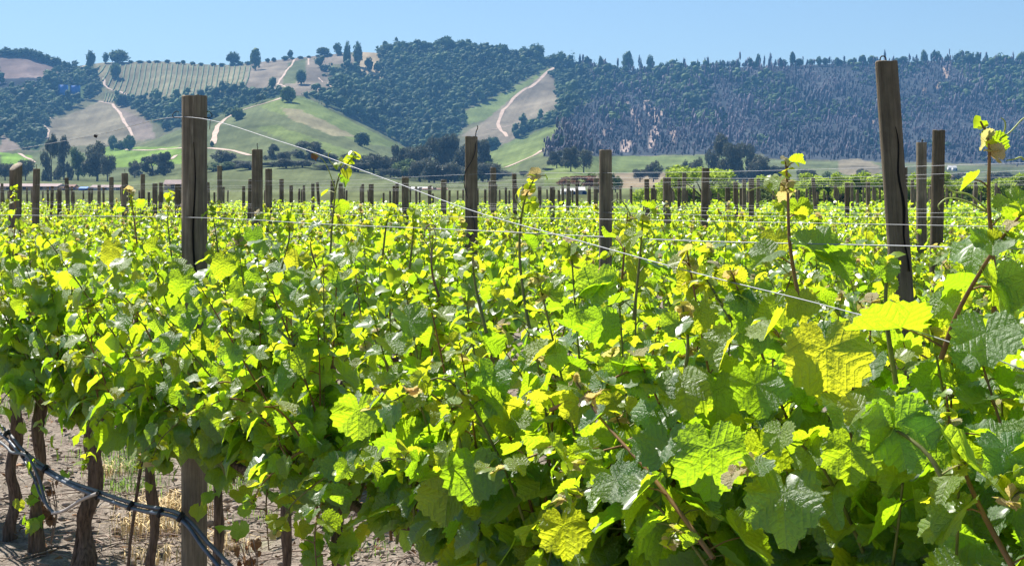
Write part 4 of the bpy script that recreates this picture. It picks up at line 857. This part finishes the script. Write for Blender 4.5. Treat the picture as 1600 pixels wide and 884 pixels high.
# ------------------------------------------------------------------ posts
def post_mesh(w0, w1, h, rnd, k=18, rings=16, cut=(0, 0), name='post'):
    """round post from z=-.3 to h; diameters w0 (foot) and w1 (top); cut tilts the top"""
    V = []; ph = [rnd.uniform(0, 6) for _ in range(4)]
    for i in range(rings + 1):
        u = i / rings; z = -.3 + (h + .3) * u; r_ = (w0 + (w1 - w0) * u) / 2
        for j in range(k):
            a = 2 * math.pi * j / k; rr = r_ * (1 + .035 * math.sin(3 * a + ph[0] + u) + .03 * math.sin(5 * a + ph[1] - u * 2) + .02 * math.sin(u * 9 + ph[2]) + rnd.uniform(-.012, .012))
            x, y = math.cos(a) * rr, math.sin(a) * rr
            zz = z + (cut[0] * x + cut[1] * y + rnd.uniform(-.003, .003) if i == rings else 0); V.append((x, y, zz))
    Q = [(i * k + j, i * k + (j + 1) % k, (i + 1) * k + (j + 1) % k, (i + 1) * k + j) for i in range(rings) for j in range(k)]
    me = mesh_np(name, V, Q, WOOD, smooth=True)
    tv = [(V[rings * k + j][0] * .97, V[rings * k + j][1] * .97, V[rings * k + j][2] + .003) for j in range(k)] + [(V[rings * k + j][0], V[rings * k + j][1], V[rings * k + j][2] - .003) for j in range(k)] + [(0, 0, h + .001)]
    tq = [(k + j, k + (j + 1) % k, (j + 1) % k, j) for j in range(k)] + [(2 * k, j, (j + 1) % k, (j + 2) % k) for j in range(0, k, 2)]
    return me, mesh_np('sawn_top', tv, tq, WOODT)
DEF = lambda px, w: None
POSTS = [  # px, top py, width px, row index, lean px per 400 px, label, extra
 (303, 151, 40, 0, 0, 'tallest near post at left, split by a long dark crack, hooks near its top', 'hooks'),
 (1384, 95, 35, 1, 27, 'tall leaning post at right with a black clip on its top', 'clip'),
 (25, 260, 19, 1, -8, 'thick post at far left with a pale slanting cut top', 'cut'),
 (736, 214, 20, 2, 0, 'dark post at centre with a rod and a black wire twisted round it', 'rod'),
 (946, 235, 20, 3, 0, 'round post right of centre with a pale sunlit top', ''),
 (402, 234, 17, 2, 0, 'straight post with a short pin on top, second from the tall left post', 'pin'),
 (420, 264, 11, 3, 0, 'shorter thin post just right of the pinned post', ''),
 (57, 264, 11, 2, -8, 'dark slim post right of the slanting cut one', 'pin'), (195, 271, 10, 3, 0, 'dark slim post with a pin, right one of a close pair at left', 'pin'), (174, 277, 7, 4, 0, 'thin post, left one of a close pair at left', ''),
 (633, 276, 11, 3, 0, 'grey post left of centre crossed by the sloping wire', ''), (580, 288, 8, 4, 0, 'thin dark post between the curly shoot and the grey post', ''), (693, 281, 9, 4, 0, 'thin post between the grey post and the wired dark post', ''),
 (771, 262, 9, 4, 0, 'thin dark post just right of the wired dark post', ''), (863, 292, 8, 5, 0, 'thin post halfway between the wired post and the pale topped post, right of a pair', ''), (843, 291, 6, 6, 0, 'thin post halfway between the wired post and the pale topped post, left of a pair', ''),
 (931, 279, 7, 6, 0, 'thin dark post immediately left of the pale topped post', ''), (1042, 277, 13, 4, 0, 'medium post with a pin right of the pale topped post', 'pin'), (1103, 263, 12, 4, -12, 'dark post leaning slightly in front of the lime green tree', ''),
 (1137, 293, 8, 5, 0, 'thin rough post right of the lime green tree post', ''), (1174, 280, 9, 6, 0, 'thin post left of the tall shoot with a crown of buds', ''), (1231, 276, 7, 7, 0, 'thin post hidden partly by the tall shoot with a crown of buds', ''),
 (1413, 262, 10, 4, 0, 'short dark post touching the right side of the big leaning post', ''), (1440, 223, 16, 3, 0, 'dark post with a small black knob, left of the pair beside the big leaning post', 'knob'), (1467, 204, 20, 3, -8, 'taller dark post, right one of two right of the big leaning post', ''),
 (242, 287, 8, 6, 0, 'thin post left of the tall near post, beneath the spiky tree', ''), (278, 288, 9, 5, 0, 'dark post hugging the left side of the tall near post', ''), (93, 294, 7, 5, 0, 'thin post right of the slim dark one at far left', ''), (440, 280, 7, 7, 0, 'thin post right of the shorter thin post at left centre', ''), (455, 290, 6, 8, 0, 'very thin post below the first sloping wire', '')]
usedp = []
for i, (px, top, w, ri, lean, lb, ex) in enumerate(POSTS):
    rnd = random.Random(70 + i); c = ROWC[ri]
    D = min((row_D(ROWC[k], px) for k in range(0, 30) if row_D(ROWC[k], px) > 0), key=lambda d: abs(math.log(d / (F * .105 / w)))) if ri > 1 else row_D(c, px)
    p_ = P(px, HY, D); p_.z = 0; h = CZ + (HY - top) * D / F; wd = w * D / F
    r = empty('vineyard_post', p_); ang = math.atan(lean / 400)
    # the top stays at px; the foot shifts
    r.location.x += math.tan(ang) * h; r.rotation_euler = (0, -ang, 0)
    cut = (0, 0)
    if ex == 'cut': cut = (.3, .6)
    me, tp = post_mesh(wd * 1.03, wd * .98, h, rnd, cut=cut)
    obj('shaft', me, r); obj('sawn_top', tp, r); tag(r, lb, 'post', 'wooden trellis posts'); usedp.append((p_.x, p_.y))
    if i < 2:
        m_ = MB()      # dark drying crack, a thin wedge let into the face
        zz0, zz1 = (h - .18, h - 1.3) if i == 0 else (h - .25, h - .8); xx = .1 * wd
        for q in range(16):
            z1, z2 = zz0 + (zz1 - zz0) * q / 16, zz0 + (zz1 - zz0) * (q + 1) / 16; a1 = .0009 + .0035 * math.sin(math.pi * q / 16); a2 = .0009 + .0035 * math.sin(math.pi * (q + 1) / 16); x1 = xx + .006 * math.sin(q * .9) + .012 * q / 16; x2 = xx + .006 * math.sin((q + 1) * .9) + .012 * (q + 1) / 16; yf = -wd * .515
            m_.quad((x1 - a1, yf, z1), (x1 + a1, yf, z1), (x2 + a2, yf, z2), (x2 - a2, yf, z2)); m_.quad((x1 - a1, yf, z1), (x2 - a2, yf, z2), (x2 - a2, yf + .015, z2), (x1 - a1, yf + .015, z1))
        obj('crack', m_.mesh('crack', CRACK), r)
    if ex == 'hooks':
        for sx, nm in ((-1, 'hook'), (1, 'hook')):
            m_ = MB(); zt = h - .085; m_.tube(spline([(sx * wd * .45, -.03, zt), (sx * (wd * .5 + .022), -.03, zt + .002), (sx * (wd * .5 + .026), -.028, zt + .014), (sx * (wd * .5 + .012), -.025, zt + .026), (sx * (wd * .5 + .004), -.02, zt + .022)], 4), .0016, 5); obj(nm, m_.mesh(nm, IRON, True), r)
        m_ = MB(); m_.tube([(wd * .5 + .02, -.03, h - .09), (wd * .5 + .018, -.03, h - .13)], .0015, 5); obj('hook', m_.mesh('hook', IRON), r)
    if ex == 'clip':
        for sx in (-1, 1):
            m_ = MB(); m_.tube(spline([(-.01 + sx * .009, 0, h - .01), (-.01 + sx * .011, 0, h + .012), (-.01 + sx * .006, 0, h + .022), (-.01, 0, h + .023)], 4), .0026, 5); obj('clip', m_.mesh('clip', IRON, True), r)
    if ex in ('pin', 'rod'):
        m_ = MB(); a_ = .07 if ex == 'rod' else .045; s_ = wd * .33 if ex == 'rod' else 0
        m_.tube(spline([(s_, -.01, h - .05), (s_ + .006, -.01, h + a_ * .5), (s_ + (.02 if ex == 'rod' else 0), -.01, h + a_), (s_ + (.018 if ex == 'rod' else .002), -.01, h + a_ + .02)], 3), [.004] * 9 + [.007], 6); obj('pin', m_.mesh('pin', IRON, True), r)
    if ex == 'rod':
        m_ = MB(); yf = -wd * .56; m_.tube(spline([(wd * .42, -.01, h), (wd * .33, yf * .9, h - .12), (wd * .05, yf, h - .2), (-wd * .38, yf * .9, h - .27), (-wd * .5, yf * .6, h - .34), (-wd * .46, yf * .6, h - .42), (wd * .3, yf * .95, h - .72), (-wd * .35, yf, h - .86), (-wd * .6, yf, h - 1.0), (-wd * .3, yf, h - 1.25)], 5), .0042, 5); obj('twisted_wire', m_.mesh('twisted_wire', IRON, True), r)
        m_ = MB(); m_.tube(spline([(wd * .5, 0, h - .53), (wd * .8, -.02, h - .58), (wd * .85, -.02, h - .68), (wd * .5, -.02, h - .75)], 5), .0025, 5); obj('wire_loop', m_.mesh('wire_loop', WIRE, True), r)
    if ex == 'knob':
        m_ = MB(); m_.tube([(.005, 0, h - .01), (.007, 0, h + .02), (.009, 0, h + .04)], [.006, .009, .005], 6); obj('pin', m_.mesh('pin', IRON, True), r)
FP = [post_mesh(.10, .092, 2.2, random.Random(i), 8, 5) for i in range(5)]
np_ = 0
for ri in range(3, len(ROWC)):
    c = ROWC[ri]; s = row_s(c, row_pt(c, 1650)) + (ri * 3.7) % 5.5
    for k in range(30):
        p_ = row_at(c, s + k * 4.3 + random.uniform(-.35, .35)); px = p_.x / p_.y * F + CX
        if p_.y > DEND or px < -30: break
        if p_.y < 25 or any(abs(px - (q[0] / q[1] * F + CX)) < 9 and p_.y < 32 for q in usedp): continue
        if np_ >= 265: break
        rnd = random.Random(ri * 100 + k); r = empty('vineyard_post', (p_.x, p_.y, 0)); r.rotation_euler = (rnd.gauss(0, .02), rnd.gauss(0, .02), rnd.uniform(0, 6)); r.scale = (1, 1, rnd.gauss(1, .035))
        me, tp = rnd.choice(FP); obj('shaft', me, r); obj('sawn_top', tp, r); np_ += 1
        tag(r, ('%s thin post ' % ('mid distance' if p_.y < 42 else 'farthest')) + between(px), 'post', 'distant posts in the %s' % ('middle of the vineyard' if p_.y < 42 else 'far part of the vineyard'))

# ------------------------------------------------------------------ wires
def wire(pts, rad, label, mat=WIRE, n_=6, group='trellis wires', name='trellis_wire', cat='wire'):
    m_ = MB(); P_ = spline(pts, n_) if len(pts) > 2 else pts; m_.tube(P_, rad, 5); return tag(obj(name, m_.mesh(name, mat, True)), label, cat, group)
cw = c0 - .045 * UL
def WP(c, px, py): return P(px, py, row_D(c, px))
wire([WP(cw, -150, 262), WP(cw, 0, 238), WP(cw, 150, 211), WP(cw, 286, 183), WP(cw, 440, 222), WP(cw, 600, 279), WP(cw - .04, 740, 330), WP(cw - .10, 900, 375), WP(cw - .13, 1100, 430), WP(cw - .14, 1300, 480), WP(cw - .14, 1500, 540), WP(cw - .1, 1750, 640)], .0013, 'bright wire from the top hook of the tall left post sloping down to the right', n_=10)
wire([WP(cw, -200, 334), WP(cw, 0, 336), WP(cw, 303, 340), WP(cw, 500, 350), WP(cw, 740, 360), WP(cw, 920, 369), WP(cw, 1100, 377), WP(cw, 1400, 384), WP(cw, 1600, 389), WP(cw, 1900, 395)], .0013, 'nearly level bright wire crossing the whole picture along the nearest row')
for ri in range(1, 12):
    c = ROWC[ri] - .05; pr = 1700; sA = row_s(c, row_pt(c, 1750)); sB = min(sA + 75, row_s(c, row_pt(c, -60)) if row_D(c, -60) > 0 else 1e9)
    for hz, nm in (((1.71, 'middle'),) if ri < 6 else ()) + (((1.99, 'upper'),) if 1 < ri < 8 else ()):
        pts = []; s = sA; k = 0
        while s < sB:
            p_ = row_at(c, s); p_.z = hz - (.02 if k % 2 else 0) + .012 * math.sin(ri * 3 + s); pts.append(p_); s += 2.75; k += 1
            if p_.y > DEND: break
        wire(pts, .0011 if ri < 3 else .0013, '%s wire strung along the %s row of posts' % (nm, ORD[ri]), n_=3)
# old wire tie dangling at centre and a dry tendril knot
m_ = MB(); q = WP(cw, 673, 355)
for k in range(3): m_.tube(spline([q + Vector((-.012 + k * .01, 0, 0)), q + Vector((-.02 + k * .018, -.01, -.03)), q + Vector((-.004 + k * .005, 0, -.06)), q + Vector((.002, 0, -.11))], 4), .0018, 4)
for k in range(4): m_.tube(spline([q + Vector((-.014, .006 * k, 0)), q + Vector((0, -.008, .008)), q + Vector((.014, .004 * k, 0)), q + Vector((0, .004, -.008))], 3), .002, 4)
tag(obj('dry_tendril', m_.mesh('dry_tendril', TWIG, True)), 'dry brown tendril knotted round the level wire left of the wired dark post', 'tendril')
for (px, py, c_, lb) in [(492, 243, cw, 'dead leaf scrap caught on the sloping wire above the curly shoot'), (150, 212, cw, 'tiny dead leaf hanging on the wire at upper left')]:
    q = WP(c_, px, py); me = L1['g'][0].copy(); me.materials.clear(); me.materials.append(DEAD if px > 300 else IRON)
    tag(obj('dead_leaf', me, None, leaf_M(q, (.5, -1), 1.2, .6, .028 if px > 300 else .02, random)), lb, 'leaf')
# ------------------------------------------------------------------ hoses along the first row
ch = c0 - .12 * UL
def HP(px, py, dy=0): return P(px, py, row_D(ch + dy, px))
def hose(pp, rad, mat, label, dy=0): return wire([HP(x, y, dy) for x, y in pp], rad, label, mat, 8, 'irrigation hoses', 'irrigation_hose', 'hose')
hose([(-90, 600), (0, 664), (38, 704), (95, 745), (155, 768), (215, 788), (282, 803), (330, 852), (372, 895)], .0085, HOSE, 'upper grey irrigation hose running from the left edge past the tall post')
hose([(-90, 615), (0, 676), (36, 712), (95, 750), (152, 775), (215, 796), (280, 810), (318, 855), (355, 900)], .0085, HOSEB, 'dark blue striped hose bundled beneath the upper grey one', -.02)
hose([(-90, 628), (0, 690), (18, 706), (42, 712), (60, 745), (72, 785), (86, 802)], .0075, HOSE, 'grey hose branch that hangs in a loop left of the thick trunk', -.05)
hose([(30, 706), (50, 740), (64, 775), (82, 800)], .006, HOSEB, 'thin blue hose hanging beside the looped grey branch', -.03)
hose([(82, 801), (100, 797), (128, 780), (152, 770)], .008, HOSEL, 'pale bent pipe rising from the loop back to the hose bundle', -.06)
for i, (px, py, lb) in enumerate([(10, 672, 'near the left edge'), (38, 706, 'where the loop branches off'), (152, 769, 'where the pale pipe joins'), (204, 786, 'halfway to the tall post'), (282, 803, 'in front of the tall post'), (250, 797, 'just left of the tall post'), (70, 728, 'above the loop')]):
    m_ = MB(); q = HP(px, py + 4, -.02); m_.tube([q + Vector((-.006, 0, .004)), q + Vector((.008, 0, -.004))], .021, 10); tag(obj('hose_tie', m_.mesh('hose_tie', TIE)), 'black tie round the hose bundle ' + lb, 'tie', 'ties on the hoses')
m_ = MB(); m_.tube([WP(c0 - .06, 226, 690), WP(c0 - .06, 214, 770), WP(c0 - .06, 203, 850), WP(c0 - .06, 195, 960)], .0075, 6); tag(obj('thin_stake', m_.mesh('thin_stake', BARK)), 'thin dark leaning stake left of the bent trunk', 'stake')

# ------------------------------------------------------------------ ground litter, straw, weeds
def G(px, py): D = CZ * F / (py - HY); return Vector(((px - CX) / F * D, D, 0))
rnd = random.Random(5)
m_ = MB()
for i in range(2600):
    y = 4 + 11 * rnd.random() ** 1.2; x = -y * rnd.uniform(.02, .42) - (0 if rnd.random() < .9 else -1); L = rnd.uniform(.03, .22) * (1 if rnd.random() < .8 else 2); a = rnd.uniform(0, 6.28); d = Vector((math.cos(a), math.sin(a), rnd.uniform(-.05, .15))) * L
    q = Vector((x, y, rnd.uniform(.0, .03))); m_.tube([q, q + d * .5 + Vector((rnd.gauss(0, .1) * L, rnd.gauss(0, .1) * L, .01)), q + d], rnd.uniform(.0015, .0045), 4, cap=False)
tag(obj('twig_litter', m_.mesh('twig_litter', TWIG)), 'dry twigs and prunings scattered over the bare soil under the vines', 'twigs', kind='stuff')
n_ = 3500; B = np.stack([np.zeros(n_), 4 + 12 * rs.rand(n_), np.zeros(n_)], 1); B[:, 0] = -B[:, 1] * rs.uniform(-.02, .42, n_); s_ = .006 + .028 * rs.rand(n_) ** 3
V = B[:, None] + IV[None] * s_[:, None, None] * (.7 + .6 * rs.rand(n_, 12, 1)) * np.array((1, 1, .7)); T = IT[None] + (np.arange(n_) * 12)[:, None, None]
tag(obj('soil_clods', mesh_np('soil_clods', V.reshape(-1, 3), T.reshape(-1, 3), STONE)), 'small clods and stones lying on the bare soil', 'clods', kind='stuff')
n_ = 900; B = np.stack([np.zeros(n_), 4 + 10 * rs.rand(n_), .01 + .02 * rs.rand(n_)], 1); B[:, 0] = -B[:, 1] * rs.uniform(0, .42, n_)
V = B[:, None] + rs.normal(0, .018, (n_, 4, 3)) * np.array((1, 1, .5)); T = np.array([(0, 1, 2), (0, 2, 3)])[None] + (np.arange(n_) * 4)[:, None, None]
tag(obj('dead_leaf_litter', mesh_np('dead_leaf_litter', V.reshape(-1, 3), T.reshape(-1, 3), DEAD)), 'curled brown dead leaves lying on the soil', 'leaf litter', kind='stuff')
def tuft(name, px, py, n_, h, spread, mat, label, cat='grass tuft', up=.6, group=None):
    r2 = random.Random(px * 7 + py); p_ = G(px, py); Vs = []; Ts = []
    for i in range(int(n_ * (.5 if 'dry' in name else 1))):
        a = r2.uniform(0, 6.28); q = Vector((r2.gauss(0, spread), r2.gauss(0, spread), 0)); d = Vector((math.cos(a), math.sin(a), 0)); L = h * r2.uniform(.5, 1.15); w = d.cross(Vector((0, 0, 1))) * .0022; b_ = len(Vs)
        m1 = q + d * L * .25 * (1 - up) + Vector((0, 0, L * .55)); e = q + d * L * (1 - up * .6) * .8 + Vector((0, 0, L * up * r2.uniform(.6, 1)))
        Vs += [tuple(q - w), tuple(q + w), tuple(m1 + w), tuple(m1 - w), tuple(e)]; Ts += [(b_, b_ + 1, b_ + 2), (b_, b_ + 2, b_ + 3), (b_ + 3, b_ + 2, b_ + 4)]
    o = obj(name, mesh_np(name, Vs, Ts, mat)); o.location = p_; return tag(o, label, cat, group)
for a in [('dry_grass_tuft', 262, 812, 420, .26, .09, STRAW, 'golden dry grass tuft just left of the tall post'), ('dry_grass_tuft', 232, 838, 300, .2, .1, STRAW, 'golden dry grass behind the bent trunk'), ('dry_grass_tuft', 345, 860, 220, .16, .08, STRAW, 'small straw tuft right of the tall post foot'),
          ('dry_grass_tuft', 238, 880, 200, .14, .09, STRAW, 'straw tuft low at the foot of the bent trunk'), ('dry_grass_tuft', 170, 745, 160, .16, .08, STRAW, 'pale straw right of the thick trunk'),
          ('weed_tuft', 200, 735, 260, .14, .14, WEED, 'green weeds on the soil right of the thick trunk'), ('weed_tuft', 208, 765, 160, .12, .1, WEED, 'green weeds below the hose left of the stake'), ('weed_tuft', 190, 715, 180, .14, .16, WEED, 'green weeds far behind the thick trunk'), ('weed_tuft', 362, 765, 150, .12, .12, WEED, 'green weeds right of the slim trunk beside the post'),
          ('weed_tuft', 565, 862, 90, .07, .1, WEED, 'low green weeds on the soil at bottom centre'), ('weed_tuft', 415, 812, 60, .07, .12, WEED, 'sparse low weeds left of the slim bare trunk'), ('weed_tuft', 210, 690, 220, .16, .22, WEED, 'row of weeds beneath the second row, behind the sprouting leaves'), ('weed_tuft', 50, 640, 200, .16, .25, WEED, 'weeds in the shade at far left')]:
    tuft(*a, cat='weeds' if 'weed' in a[0] else 'grass tuft')['kind'] = 'stuff'
for (px, py, lb) in [(385, 884, 'small dead plant with curled brown leaves right of the tall post'), (78, 850, 'clump of withered brown leaves at the foot of the vines at left')]:
    p_ = G(px, py + 40) if px > 300 else G(px, 850); r = empty('withered_plant', p_); r2 = random.Random(px)
    for k in range(4):
        m_ = MB(); e = Vector((r2.uniform(-.14, .05), r2.uniform(-.05, .05), r2.uniform(.15, .34))); m_.tube(spline([(0, 0, -.02), tuple(e * .5 + Vector((.03, 0, 0))), tuple(e)], 3), .003, 4); obj('stem', m_.mesh('stem', TWIG), r)
        for j in range(5):
            me = L1['g'][j].copy() if k == 0 and j < 0 else None
            v = r2.uniform(.4, 1); q = e * v + Vector((r2.gauss(0, .02), r2.gauss(0, .02), r2.gauss(0, .02)))
            if 'DL' not in globals(): 
                DL = L1['g'][2].copy(); DL.materials.clear(); DL.materials.append(DEAD)
            obj('leaf', DL, r, leaf_M(q, (r2.uniform(-1, 1), r2.uniform(-1, 1)), r2.uniform(.3, 1.5), r2.gauss(0, .8), r2.uniform(.03, .055), r2))
    tag(r, lb, 'dead plant')

# ------------------------------------------------------------------ haze over the whole valley
hz, n, l, b = new_mat('valley_air'); n.remove(b)
pv = n.new('ShaderNodeVolumePrincipled'); pv.inputs['Color'].default_value = (.17, .45, .86, 1); pv.inputs['Density'].default_value = .00018; pv.inputs['Anisotropy'].default_value = 0
l.new(pv.outputs[0], n['Material Output'].inputs['Volume'])
zt = float(Z.max()) + 40; x0 = float(WX.min()) - 20; x1 = float(WX.max()) + 20; m_ = MB(); m_.box(((x0 + x1) / 2, 1400, (zt - 3) / 2), (x1 - x0, 3300, zt + 3))
tag(obj('haze', m_.mesh('haze', hz)), kind='stuff')
print('OBJECTS', len(bpy.data.objects), 'vines', nv, 'posts', np_, 'far leaves', len(Cc), 'leaves row1', sum(len(r[2]) for r in row1))
